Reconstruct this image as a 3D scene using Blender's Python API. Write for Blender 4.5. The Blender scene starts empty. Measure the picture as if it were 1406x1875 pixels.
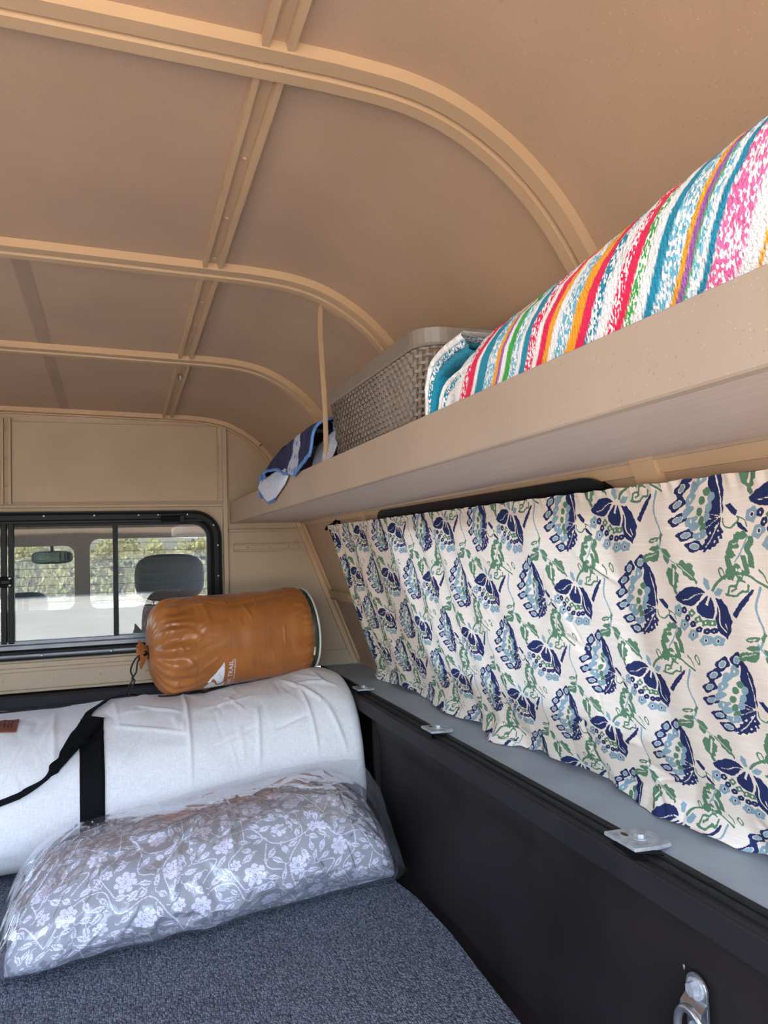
import bpy, bmesh, math, random
import numpy as np
from mathutils import Matrix, Vector

random.seed(7)
RNG = np.random.RandomState(11)
scn = bpy.context.scene
COL = scn.collection

# ------------------------------------------------------------------ camera
FPX, CX, CY = 1400.0, 703.0, 937.5
CAM_H = 0.74
R = np.array([[0.94403767, -0.01104929, 0.32965254],
              [-0.32873364, 0.05018577, 0.94308832],
              [-0.02696433, -0.99867878, 0.04374498]])   # columns: right, down, forward
cam_data = bpy.data.cameras.new('camera')
cam_data.sensor_fit = 'HORIZONTAL'
cam_data.sensor_width = 36.0
cam_data.lens = 36.0 * FPX / 1406.0
cam_data.clip_start = 0.02
cam_data.clip_end = 500
cam = bpy.data.objects.new('camera', cam_data)
COL.objects.link(cam)
m = Matrix.Identity(4)
for i in range(3):
    m[i][0] = R[i, 0]; m[i][1] = -R[i, 1]; m[i][2] = -R[i, 2]
m[2][3] = CAM_H
cam.matrix_world = m
scn.camera = cam

# ------------------------------------------------------------------ sky, sun, exposure
scn.view_settings.view_transform = 'Standard'
scn.view_settings.look = 'None'
scn.view_settings.gamma = 1.0
scn.view_settings.use_curve_mapping = False
scn.view_settings.exposure = 1.30
world = bpy.data.worlds.new('sky')
scn.world = world
world.use_nodes = True
wn = world.node_tree
wn.nodes.clear()
w_out = wn.nodes.new('ShaderNodeOutputWorld')
w_bg = wn.nodes.new('ShaderNodeBackground')
w_sky = wn.nodes.new('ShaderNodeTexSky')
w_sky.sky_type = 'NISHITA'
w_sky.sun_disc = False
w_sky.sun_elevation = math.radians(58)
w_sky.sun_rotation = math.radians(215)
w_sky.air_density = 1.0
w_sky.dust_density = 1.5
w_bg.inputs['Strength'].default_value = 0.78
wn.links.new(w_sky.outputs[0], w_bg.inputs['Color'])
wn.links.new(w_bg.outputs[0], w_out.inputs['Surface'])
sun_data = bpy.data.lights.new('sun', 'SUN')
sun_data.energy = 7.6
sun_data.angle = math.radians(0.6)
sun_data.color = (1.0, 0.92, 0.80)
sun = bpy.data.objects.new('sun', sun_data)
COL.objects.link(sun)
sun_from = Vector((-0.50, -0.42, 1.05)).normalized()      # high, behind and to the left of the truck
sun.rotation_euler = sun_from.to_track_quat('Z', 'Y').to_euler()
sun.location = (-4, -3, 8)

# ------------------------------------------------------------------ helpers
def s2l(c):
    return tuple(((x / 255.0) / 12.92 if x / 255.0 <= 0.04045 else ((x / 255.0 + 0.055) / 1.055) ** 2.4) for x in c)

def rgba(c):
    return (*s2l(c), 1.0)

def new_mat(name):
    mt = bpy.data.materials.new(name)
    mt.use_nodes = True
    nt = mt.node_tree
    b = nt.nodes['Principled BSDF']
    return mt, nt, b

def N(nt, kind, **kw):
    n = nt.nodes.new(kind)
    for k, v in kw.items():
        setattr(n, k, v)
    return n

def ramp(nt, stops, interp='LINEAR'):
    r = nt.nodes.new('ShaderNodeValToRGB')
    r.color_ramp.interpolation = interp
    els = r.color_ramp.elements
    while len(els) > 1:
        els.remove(els[-1])
    els[0].position = stops[0][0]; els[0].color = stops[0][1]
    for p, c in stops[1:]:
        e = els.new(p); e.color = c
    return r

def coords(nt, scale=(1, 1, 1)):
    tc = N(nt, 'ShaderNodeTexCoord')
    mp = N(nt, 'ShaderNodeMapping')
    mp.inputs['Scale'].default_value = scale
    nt.links.new(tc.outputs['Object'], mp.inputs['Vector'])
    return mp.outputs['Vector']

def add_bump(nt, b, height, strength=0.2, dist=0.002):
    bp = N(nt, 'ShaderNodeBump')
    bp.inputs['Strength'].default_value = strength
    bp.inputs['Distance'].default_value = dist
    nt.links.new(height, bp.inputs['Height'])
    nt.links.new(bp.outputs['Normal'], b.inputs['Normal'])
    return bp

def mat_plain(name, col, rough=0.6, metal=0.0, var=0.06, scale=12.0, bump=0.0, bscale=250.0, stretch=(1, 1, 1), spec=0.5, sheen=0.0):
    mt, nt, b = new_mat(name)
    c = s2l(col)
    v = coords(nt, stretch)
    n = N(nt, 'ShaderNodeTexNoise')
    n.inputs['Scale'].default_value = scale
    n.inputs['Detail'].default_value = 5
    nt.links.new(v, n.inputs['Vector'])
    lo = tuple(max(0, x * (1 - var)) for x in c) + (1,)
    hi = tuple(min(1, x * (1 + var)) for x in c) + (1,)
    rp = ramp(nt, [(0.3, lo), (0.7, hi)])
    nt.links.new(n.outputs['Fac'], rp.inputs['Fac'])
    nt.links.new(rp.outputs['Color'], b.inputs['Base Color'])
    b.inputs['Roughness'].default_value = rough
    b.inputs['Metallic'].default_value = metal
    b.inputs['Specular IOR Level'].default_value = spec
    if sheen:
        b.inputs['Sheen Weight'].default_value = sheen
    if bump:
        n2 = N(nt, 'ShaderNodeTexNoise')
        n2.inputs['Scale'].default_value = bscale
        n2.inputs['Detail'].default_value = 3
        nt.links.new(v, n2.inputs['Vector'])
        add_bump(nt, b, n2.outputs['Fac'], bump, 0.001)
    return mt

def mat_paint(name, col, speck=True, rough=0.55, streak=False):
    """sprayed beige shell paint with fine light and dark specks"""
    mt, nt, b = new_mat(name)
    c = s2l(col)
    v = coords(nt)
    n = N(nt, 'ShaderNodeTexNoise'); n.inputs['Scale'].default_value = 5.0; n.inputs['Detail'].default_value = 6
    if streak:
        v2 = coords(nt, (30, 2.0, 30))
        nt.links.new(v2, n.inputs['Vector'])
    else:
        nt.links.new(v, n.inputs['Vector'])
    rp = ramp(nt, [(0.3, tuple(x * 0.93 for x in c) + (1,)), (0.7, tuple(min(1, x * 1.06) for x in c) + (1,))])
    nt.links.new(n.outputs['Fac'], rp.inputs['Fac'])
    last = rp.outputs['Color']
    if speck:
        for sc, thr, colr in ((240.0, 0.15, tuple(min(1, x * 1.6) for x in c)), (210.0, 0.14, tuple(x * 0.42 for x in c))):
            vo = N(nt, 'ShaderNodeTexVoronoi'); vo.inputs['Scale'].default_value = sc
            nt.links.new(v, vo.inputs['Vector'])
            big = N(nt, 'ShaderNodeTexNoise'); big.inputs['Scale'].default_value = sc * 0.35
            nt.links.new(v, big.inputs['Vector'])
            lt = N(nt, 'ShaderNodeMath', operation='LESS_THAN'); lt.inputs[1].default_value = thr
            nt.links.new(vo.outputs['Distance'], lt.inputs[0])
            gt = N(nt, 'ShaderNodeMath', operation='GREATER_THAN'); gt.inputs[1].default_value = 0.54
            nt.links.new(big.outputs['Fac'], gt.inputs[0])
            mu = N(nt, 'ShaderNodeMath', operation='MULTIPLY')
            nt.links.new(lt.outputs[0], mu.inputs[0]); nt.links.new(gt.outputs[0], mu.inputs[1])
            sc2 = N(nt, 'ShaderNodeMath', operation='MULTIPLY'); sc2.inputs[1].default_value = 0.42
            nt.links.new(mu.outputs[0], sc2.inputs[0])
            mx = N(nt, 'ShaderNodeMixRGB'); mx.inputs['Color2'].default_value = (*colr, 1)
            nt.links.new(sc2.outputs[0], mx.inputs['Fac']); nt.links.new(last, mx.inputs['Color1'])
            last = mx.outputs['Color']
    nt.links.new(last, b.inputs['Base Color'])
    b.inputs['Roughness'].default_value = rough
    n2 = N(nt, 'ShaderNodeTexNoise'); n2.inputs['Scale'].default_value = 260; n2.inputs['Detail'].default_value = 2
    nt.links.new(v, n2.inputs['Vector'])
    add_bump(nt, b, n2.outputs['Fac'], 0.12, 0.001)
    return mt

def mat_glass(name, tint=(0.75, 0.78, 0.76), refl=0.09):
    mt = bpy.data.materials.new(name); mt.use_nodes = True
    nt = mt.node_tree; nt.nodes.clear()
    o = N(nt, 'ShaderNodeOutputMaterial')
    tr = N(nt, 'ShaderNodeBsdfTransparent'); tr.inputs['Color'].default_value = (*tint, 1)
    gl = N(nt, 'ShaderNodeBsdfGlossy'); gl.inputs['Roughness'].default_value = 0.01
    gl.inputs['Color'].default_value = (0.76, 0.90, 1.0, 1)
    lw = N(nt, 'ShaderNodeLayerWeight'); lw.inputs['Blend'].default_value = 0.25
    rp = ramp(nt, [(0.0, (refl, refl, refl, 1)), (1.0, (0.9, 0.9, 0.9, 1))])
    nt.links.new(lw.outputs['Fresnel'], rp.inputs['Fac'])
    mx = N(nt, 'ShaderNodeMixShader')
    nt.links.new(rp.outputs['Color'], mx.inputs['Fac'])
    nt.links.new(tr.outputs[0], mx.inputs[1]); nt.links.new(gl.outputs[0], mx.inputs[2])
    nt.links.new(mx.outputs[0], o.inputs['Surface'])
    return mt

def setp(o, label=None, cat=None, group=None, kind=None):
    if label: o['label'] = label
    if cat: o['category'] = cat
    if group: o['group'] = group
    if kind: o['kind'] = kind
    return o

def reparent(o, p):
    o.parent = p
    q = p; T = Matrix.Identity(4)
    loc = Vector(p.location)
    while q.parent is not None:
        q = q.parent
        loc = Vector((0, 0, 0)) if False else loc
    if p.get('_w') is not None:
        w = Vector(p['_w'])
    else:
        w = Vector(p.location)
    o.matrix_parent_inverse = Matrix.Translation(w).inverted()

def empty(name, loc, label=None, cat=None, group=None):
    o = bpy.data.objects.new(name, None)
    o.empty_display_size = 0.05
    COL.objects.link(o)
    o.location = loc
    return setp(o, label, cat, group)

def link(name, me, mat, parent=None, smooth=False):
    o = bpy.data.objects.new(name, me)
    COL.objects.link(o)
    if mat is not None:
        me.materials.append(mat)
    me.polygons.foreach_set('use_smooth', np.full(len(me.polygons), bool(smooth)))
    if parent is not None:
        reparent(o, parent)
    return o

def pydata(name, V, Fc, mat, parent=None, smooth=False):
    me = bpy.data.meshes.new(name)
    me.from_pydata([tuple(map(float, v)) for v in V], [], [tuple(map(int, f)) for f in Fc])
    me.update()
    return link(name, me, mat, parent, smooth)

def grid_mesh(name, P, closed_u=False, closed_v=False):
    """P: (nu, nv, 3) array -> quad mesh, made quickly"""
    nu, nv = P.shape[:2]
    me = bpy.data.meshes.new(name)
    iu = np.arange(nu if closed_u else nu - 1); iv = np.arange(nv if closed_v else nv - 1)
    A, B = np.meshgrid(iu, iv, indexing='ij')
    A2 = (A + 1) % nu; B2 = (B + 1) % nv
    q = np.stack([A * nv + B, A2 * nv + B, A2 * nv + B2, A * nv + B2], -1).reshape(-1, 4).astype(np.int32)
    nf = len(q)
    me.vertices.add(nu * nv)
    me.vertices.foreach_set('co', P.reshape(-1).astype(np.float32))
    me.loops.add(nf * 4)
    me.loops.foreach_set('vertex_index', q.reshape(-1))
    me.polygons.add(nf)
    me.polygons.foreach_set('loop_start', np.arange(0, nf * 4, 4, dtype=np.int32))
    me.polygons.foreach_set('loop_total', np.full(nf, 4, dtype=np.int32))
    me.update(calc_edges=True)
    return me

def grid_obj(name, P, mat, parent=None, closed_u=False, closed_v=False, smooth=True, colattr=None):
    me = grid_mesh(name, P, closed_u, closed_v)
    if colattr:
        for an, arr in colattr.items():
            a = me.color_attributes.new(an, 'FLOAT_COLOR', 'POINT')
            full = np.ones((P.shape[0] * P.shape[1], 4), dtype=np.float32)
            full[:, :arr.shape[-1]] = arr.reshape(-1, arr.shape[-1])
            a.data.foreach_set('color', full.reshape(-1))
    return link(name, me, mat, parent, smooth)

def box(name, lo, hi, mat, parent=None, bevel=0.0, seg=2, smooth=False):
    bm = bmesh.new()
    bmesh.ops.create_cube(bm, size=1)
    lo = Vector(lo); hi = Vector(hi)
    for v in bm.verts:
        v.co = Vector([(lo[i] + hi[i]) / 2 + v.co[i] * (hi[i] - lo[i]) for i in range(3)])
    if bevel > 0:
        bmesh.ops.bevel(bm, geom=list(bm.edges), offset=bevel, segments=seg, affect='EDGES', profile=0.5)
    me = bpy.data.meshes.new(name)
    bm.to_mesh(me); bm.free()
    return link(name, me, mat, parent, smooth)

def sweep(name, pts, prof, mat, parent=None, ups=None, closed=False, smooth=True, caps=True, sides=None):
    """sweep a closed 2-D profile (a along side, b along up) along pts"""
    pts = np.array(pts, float); n = len(pts)
    T = np.zeros_like(pts)
    if closed:
        T = np.roll(pts, -1, 0) - np.roll(pts, 1, 0)
    else:
        T[1:-1] = pts[2:] - pts[:-2]; T[0] = pts[1] - pts[0]; T[-1] = pts[-1] - pts[-2]
    T /= np.linalg.norm(T, axis=1)[:, None] + 1e-12
    prof = np.array(prof, float)
    if ups is None:
        ups = np.tile([0, 0, 1.0], (n, 1))
    ups = np.array(ups, float)
    if ups.ndim == 1:
        ups = np.tile(ups, (n, 1))
    S = np.cross(T, ups); S /= np.linalg.norm(S, axis=1)[:, None] + 1e-12
    U = np.cross(S, T)
    P = pts[:, None, :] + prof[None, :, 0:1] * S[:, None, :] + prof[None, :, 1:2] * U[:, None, :]
    k = len(prof)
    V = P.reshape(-1, 3); Fc = []
    for i in range(n if closed else n - 1):
        i2 = (i + 1) % n
        for j in range(k):
            j2 = (j + 1) % k
            Fc.append((i * k + j, i2 * k + j, i2 * k + j2, i * k + j2))
    if caps and not closed:
        Fc.append(tuple(range(k))[::-1]); Fc.append(tuple((n - 1) * k + j for j in range(k)))
    o = pydata(name, V, Fc, mat, parent, smooth)
    return o

def circ(r, n=8):
    return [(r * math.cos(2 * math.pi * i / n), r * math.sin(2 * math.pi * i / n)) for i in range(n)]

def smooth_path(pts, n=8):
    """Catmull-Rom through pts"""
    p = np.array(pts, float)
    p = np.vstack([2 * p[0] - p[1], p, 2 * p[-1] - p[-2]])
    out = []
    for i in range(1, len(p) - 2):
        for t in np.linspace(0, 1, n, endpoint=False):
            a, b, c, d = p[i - 1], p[i], p[i + 1], p[i + 2]
            out.append(0.5 * ((2 * b) + (c - a) * t + (2 * a - 5 * b + 4 * c - d) * t * t + (-a + 3 * b - 3 * c + d) * t ** 3))
    out.append(p[-2])
    return np.array(out)

def tube(name, pts, r, mat, parent=None, n=8, closed=False, up=None):
    pts = np.array(pts, float)
    if up is None:
        d = np.abs(pts[-1] - pts[0]); up = [0, 0, 1.0] if d[2] < max(d[0], d[1]) * 1.2 else [0.3, 1.0, 0]
    return sweep(name, pts, circ(r, n), mat, parent, ups=up, closed=closed)

_h = np.random.RandomState(3).rand(4096)
def vnoise(p, seed=0):
    """smooth 3-D value noise in [-1, 1]; p (..., 3)"""
    p = np.asarray(p, float)
    i = np.floor(p).astype(np.int64); f = p - i
    f = f * f * (3 - 2 * f)
    def hsh(x, y, z):
        return _h[(x * 73 + y * 179 + z * 283 + seed * 57 + (x * y) % 61 + (y * z) % 89 + (x ^ z) * 31) & 4095]
    r = 0
    for dx in (0, 1):
        for dy in (0, 1):
            for dz in (0, 1):
                w = (f[..., 0] if dx else 1 - f[..., 0]) * (f[..., 1] if dy else 1 - f[..., 1]) * (f[..., 2] if dz else 1 - f[..., 2])
                r = r + w * hsh(i[..., 0] + dx, i[..., 1] + dy, i[..., 2] + dz)
    return r * 2 - 1

def n2(u, v, seed=0):
    return vnoise(np.stack([u, v, np.zeros_like(u) + seed * 7.3], -1), seed)

def creases(u, v, lines):
    """sum of soft ridges along line segments (u0, v0, u1, v1, width, height)"""
    out = np.zeros(np.broadcast(u, v).shape)
    for u0, v0, u1, v1, w, h in lines:
        du, dv = u1 - u0, v1 - v0; L2 = du * du + dv * dv
        t = np.clip(((u - u0) * du + (v - v0) * dv) / L2, 0, 1)
        d2 = (u - u0 - t * du) ** 2 + (v - v0 - t * dv) ** 2
        out = out + h * np.exp(-d2 / (w * w)) * (1 - (2 * t - 1) ** 4)
    return out

def rand_creases(seed, n, ur, vr, lr, w, h, ang=None):
    rs = np.random.RandomState(seed); out = []
    for _ in range(n):
        a = rs.uniform(0, math.pi) if ang is None else rs.normal(ang[0], ang[1])
        L = rs.uniform(*lr); u0, v0 = rs.uniform(*ur), rs.uniform(*vr)
        out.append((u0, v0, u0 + L * math.cos(a), v0 + L * math.sin(a), w * rs.uniform(0.6, 1.5), h * rs.uniform(-0.6, 1.0)))
    return out

def interp(x, xs, ys):
    return np.interp(x, xs, ys)

def grid_normals(P):
    du = np.gradient(P, axis=0); dv = np.gradient(P, axis=1)
    n = np.cross(du, dv); n /= np.linalg.norm(n, axis=-1, keepdims=True) + 1e-12
    return n

def in_poly(px, py, poly):
    inside = np.zeros(px.shape, bool)
    n = len(poly)
    for i in range(n):
        x1, y1 = poly[i]; x2, y2 = poly[(i + 1) % n]
        if y1 == y2: continue
        c = ((y1 > py) != (y2 > py)) & (px < (x2 - x1) * (py - y1) / (y2 - y1) + x1)
        inside ^= c
    return inside

# ------------------------------------------------------------------ materials
M = {}
M['paint'] = mat_paint('beige_speckled_paint', (176, 147, 121))
M['paint_rib'] = mat_paint('beige_rib_paint', (188, 157, 122), speck=False)
M['paint_shelf'] = mat_paint('beige_shelf_paint', (173, 152, 131), streak=False)
M['paint_wall'] = mat_paint('beige_front_paint', (176, 155, 128), speck=False)
M['exterior'] = mat_plain('shell_outside_white', (206, 206, 204), 0.35)
M['rail_grey'] = mat_plain('truck_rail_grey', (150, 157, 164), 0.55, var=0.12, scale=9, bump=0.05)
M['liner'] = mat_plain('black_bed_liner', (33, 28, 28), 0.60, var=0.3, scale=7, bump=0.2, bscale=500, spec=0.18)
M['liner_lip'] = mat_plain('black_liner_lip', (36, 33, 35), 0.6, var=0.2, scale=14, bump=0.08, bscale=300, spec=0.22)
M['rubber'] = mat_plain('black_rubber', (8, 8, 8), 0.6, var=0.2, scale=30, spec=0.12)
M['seal'] = mat_plain('grey_black_seal', (26, 26, 27), 0.6, var=0.25, scale=40, spec=0.25)
M['galv'] = mat_plain('galvanised_steel', (168, 171, 174), 0.55, metal=0.45, var=0.3, scale=80, bump=0.25)
M['zinc'] = mat_plain('zinc_steel', (196, 198, 200), 0.28, metal=0.95, var=0.1, scale=40)
M['alu_black'] = mat_plain('black_aluminium', (10, 9, 9), 0.38, metal=0.0, var=0.12, scale=20, spec=0.18)
M['alu_grey'] = mat_plain('satin_aluminium', (112, 114, 118), 0.35, metal=0.7, var=0.1, scale=20)
M['glass'] = mat_glass('window_glass', (0.97, 0.975, 0.965), 0.025)
M['glass_shell'] = mat_glass('shell_window_glass', (0.94, 0.95, 0.94), 0.11)
M['glass_dark'] = mat_glass('tinted_glass', (0.50, 0.52, 0.52), 0.06)
M['strap'] = mat_plain('black_webbing', (9, 9, 11), 0.8, var=0.2, scale=80, bump=0.3, bscale=900, spec=0.15)
M['cord'] = mat_plain('black_cord', (14, 14, 15), 0.7)
M['leather'] = mat_plain('brown_leather', (126, 66, 42), 0.55, var=0.12, scale=60, bump=0.1)
M['ink'] = mat_plain('dark_print', (45, 24, 18), 0.7)
M['white_print'] = mat_plain('white_print', (226, 224, 226), 0.6)
M['green_cloth'] = mat_plain('dark_green_nylon', (48, 56, 40), 0.45, var=0.2)
M['white_cloth'] = mat_plain('white_piping', (214, 210, 202), 0.8)
M['cab_dark'] = mat_plain('cab_dark_plastic', (44, 41, 40), 0.6)
M['cab_tan'] = mat_plain('cab_headliner', (92, 80, 70), 0.85)
M['seat'] = mat_plain('seat_charcoal', (52, 50, 52), 0.8, bump=0.1)
M['mirror'] = mat_plain('mirror_silver', (235, 235, 235), 0.03, metal=1.0, var=0.0)
M['ground'] = mat_plain('pale_sandy_concrete', (200, 184, 160), 0.95, var=0.12, scale=0.8)
M['canopy'] = mat_plain('white_canopy', (236, 236, 232), 0.7)

XC = -0.30                                   # middle of the truck
def mx(x):                                   # mirror about the middle
    return 2 * XC - x
Y_REAR = -0.30
Y_FRONT = 2.43

# ------------------------------------------------------------------ roof profile
RX = np.array([0.00, 0.20, 0.27, 0.33, 0.39, 0.44, 0.48, 0.515, 0.545, 0.568])
RZ = np.array([0.0, 0.0, -0.006, -0.022, -0.055, -0.100, -0.155, -0.220, -0.285, -0.345])
_half = smooth_path(np.stack([RX, RZ], -1)[1:], 6)
def roof_z(y):
    return 1.152 + 0.038 * (2.45 - y)
def roof_profile(y, inset=0.0):
    """right half then mirrored, from the left wall head to the right wall head, inset towards the inside"""
    k = 1.0 + 0.022 * (2.45 - y)
    xs = np.concatenate([[XC, -0.1, 0.05], _half[:, 0] * k])
    dz = np.concatenate([[0.012, 0.008, 0.004], _half[:, 1]])
    end = 0.833 - roof_z(y)
    dz = np.where(dz < 0, dz * (end / -0.345), dz)
    xs[-1] = 0.565
    xs = np.where(xs > 0.2, 0.2 + (xs - 0.2) * 1.0, xs)
    p = np.stack([xs, roof_z(y) + dz], -1)
    t = np.gradient(p, axis=0); t /= np.linalg.norm(t, axis=1)[:, None]
    nrm = np.stack([-t[:, 1], t[:, 0]], -1)       # outward (up / right)
    nrm = np.where((nrm[:, 1:2] < 0) & (nrm[:, 0:1] < 0), -nrm, nrm)
    p = p - nrm * inset
    left = p[1:][::-1].copy(); left[:, 0] = mx(left[:, 0])
    return np.vstack([left, p])

ys = np.linspace(Y_REAR, Y_FRONT + 0.02, 40)
inner = np.array([[(x, y, z) for x, z in roof_profile(y)] for y in ys])
outer = np.array([[(x, y, z) for x, z in roof_profile(y, -0.018)] for y in ys])
ceil_ob = grid_obj('ceiling', np.concatenate([inner, outer[:, ::-1]], 1), M['paint'], closed_v=True)
setp(ceil_ob, 'speckled beige curved shell roof seen from inside', None, None, 'structure')

# ribs across the roof: a flanged strip with a groove
def rib(y0, w=0.042, d=0.013):
    prof = []                                  # (dy, depth)
    prof = [(0, -0.001), (0, d), (w * 0.46, d), (w * 0.50, d * 0.35), (w * 0.58, d * 0.35), (w * 0.62, d * 1.15), (w, d * 1.15), (w, -0.001)]
    rows = []
    for dy, dep in prof:
        rows.append([(x, y0 + dy, z) for x, z in roof_profile(y0 + dy, dep)])
    P = np.array(rows)
    o = grid_obj('roof_rib', P, M['paint_rib'], ceil_ob, closed_u=True, smooth=False)
    return o
RIBS = [-0.30, 0.17, 0.69, 1.222, 1.747, 2.392]
for y in RIBS:
    rib(y)

# stringers: channels with two lips and rivets, one segment in each bay
def stringer(x0, x1, ya, yb):
    zf = lambda x, y: roof_z(y) + 0.003
    prof = [(0, 0.0), (0, -0.0125), (0.0065, -0.0125), (0.0075, -0.004), (0.0225, -0.004), (0.0245, -0.0125), (0.031, -0.0125), (0.031, 0.0)]
    rows = []
    for y in np.linspace(ya, yb, 6):
        rows.append([(x0 + px * (x1 - x0) / 0.031, y, zf(x0, y) + pz) for px, pz in prof])
    return grid_obj('roof_stringer', np.array(rows), M['paint_rib'], ceil_ob, smooth=False)

M['paint_mark'] = mat_paint('darker_paint_band', (158, 132, 109))
for a, b in zip(RIBS[2:-1], RIBS[3:]):
    ya, yb = a + 0.043, b - 0.001
    if b < 1.3: continue
    rows = [[(x, y, float(np.interp(x, *roof_profile(y).T)) - 0.0006) for x in (-0.153, -0.140, -0.127)] for y in np.linspace(ya, yb, 8)]
    grid_obj('paint_band', np.array(rows), M['paint_mark'], ceil_ob)
rivet_me = None
def rivet_mesh(r=0.0035):
    bm = bmesh.new()
    bmesh.ops.create_uvsphere(bm, u_segments=10, v_segments=5, radius=r)
    for v in bm.verts: v.co.z *= 0.55
    me = bpy.data.meshes.new('rivet'); bm.to_mesh(me); bm.free()
    me.polygons.foreach_set('use_smooth', np.ones(len(me.polygons), dtype=bool))
    return me
RIV = rivet_mesh(); RIV.materials.append(M['paint_rib'])
SCR = rivet_mesh(0.0042); SCR.materials.append(M['zinc'])
def put(me, name, loc, parent, normal=(0, 0, 1)):
    o = bpy.data.objects.new(name, me); COL.objects.link(o)
    o.location = loc
    o.rotation_mode = 'QUATERNION'
    o.rotation_quaternion = Vector(normal).to_track_quat('Z', 'Y')
    reparent(o, parent)
    return o

for x0 in (0.133, mx(0.164)):
    for a, b in zip(RIBS[:-1], RIBS[1:]):
        stringer(x0, x0 + 0.031, a + 0.020, b + 0.016)
for y in (0.30, 0.46, 0.90, 1.06, 1.20, 1.40, 1.53, 1.67, 2.08):
    put(RIV, 'rivet', (0.149, y, roof_z(y) - 0.002), ceil_ob, (0, 0, -1))

def bolt_mesh(r, h, flange=1.5):
    bm = bmesh.new()
    bmesh.ops.create_cone(bm, cap_ends=True, segments=16, radius1=r * flange, radius2=r * flange, depth=h * 0.25, matrix=Matrix.Translation((0, 0, h * 0.125)))
    bmesh.ops.create_cone(bm, cap_ends=True, segments=6, radius1=r, radius2=r * 0.93, depth=h * 0.75, matrix=Matrix.Translation((0, 0, h * 0.625)))
    me = bpy.data.meshes.new('bolt'); bm.to_mesh(me); bm.free()
    return me
BOLT_S = bolt_mesh(0.0035, 0.010); BOLT_S.materials.append(M['zinc'])
put(BOLT_S, 'bolt', (0.149, 1.915, roof_z(1.915) - 0.003), ceil_ob, (0.2, 0, -1))
for (x, z, y) in ((0.385, 1.146, 1.262), (0.441, 1.096, 1.262)):
    put(BOLT_S, 'bolt', (x, y, z), ceil_ob, (-0.7, -0.3, -0.7))
for (x, z) in ((0.395, 1.106), (0.432, 1.068)):
    put(BOLT_S, 'bolt', (x, 2.395, z), ceil_ob, (-0.6, -0.6, -0.5))

# ------------------------------------------------------------------ panels with a rounded hole
def rrect(cx, cy, hw, hh, r, n=8):
    out = []
    for qx, qy, a0 in ((1, 1, 0), (-1, 1, 90), (-1, -1, 180), (1, -1, 270)):
        for k in range(n + 1):
            a = math.radians(a0 + 90 * k / n)
            out.append((cx + qx * (hw - r) + r * math.cos(a), cy + qy * (hh - r) + r * math.sin(a)))
    return out

def ring_panel(name, outer_poly, hole, to3d, thick, mat, parent=None):
    """flat panel between an outer outline and a hole outline (2-D), mapped by to3d(s, t, depth)"""
    cx = sum(p[0] for p in hole) / len(hole); cy = sum(p[1] for p in hole) / len(hole)
    angs = sorted(set([round(math.atan2(p[1] - cy, p[0] - cx), 6) for p in hole] + [round(math.atan2(p[1] - cy, p[0] - cx), 6) for p in outer_poly]))
    def hit(poly, a):
        dx, dy = math.cos(a), math.sin(a); best = None
        for i in range(len(poly)):
            x1, y1 = poly[i][0] - cx, poly[i][1] - cy
            x2, y2 = poly[(i + 1) % len(poly)][0] - cx, poly[(i + 1) % len(poly)][1] - cy
            ex, ey = x2 - x1, y2 - y1
            den = dx * ey - dy * ex
            if abs(den) < 1e-12: continue
            t = (x1 * ey - y1 * ex) / den; u = (x1 * dy - y1 * dx) / den
            if t > 0 and -1e-5 <= u <= 1 + 1e-5 and (best is None or t < best): best = t
        return (cx + dx * best, cy + dy * best)
    V, Fc = [], []
    n = len(angs)
    for a in angs:
        o = hit(outer_poly, a); h = hit(hole, a)
        V += [to3d(*o, 0), to3d(*h, 0), to3d(*h, thick), to3d(*o, thick)]
    for i in range(n):
        j = (i + 1) % n
        for k in range(4):
            Fc.append((i * 4 + k, j * 4 + k, j * 4 + (k + 1) % 4, i * 4 + (k + 1) % 4))
    return pydata(name, V, Fc, mat, parent)

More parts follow.
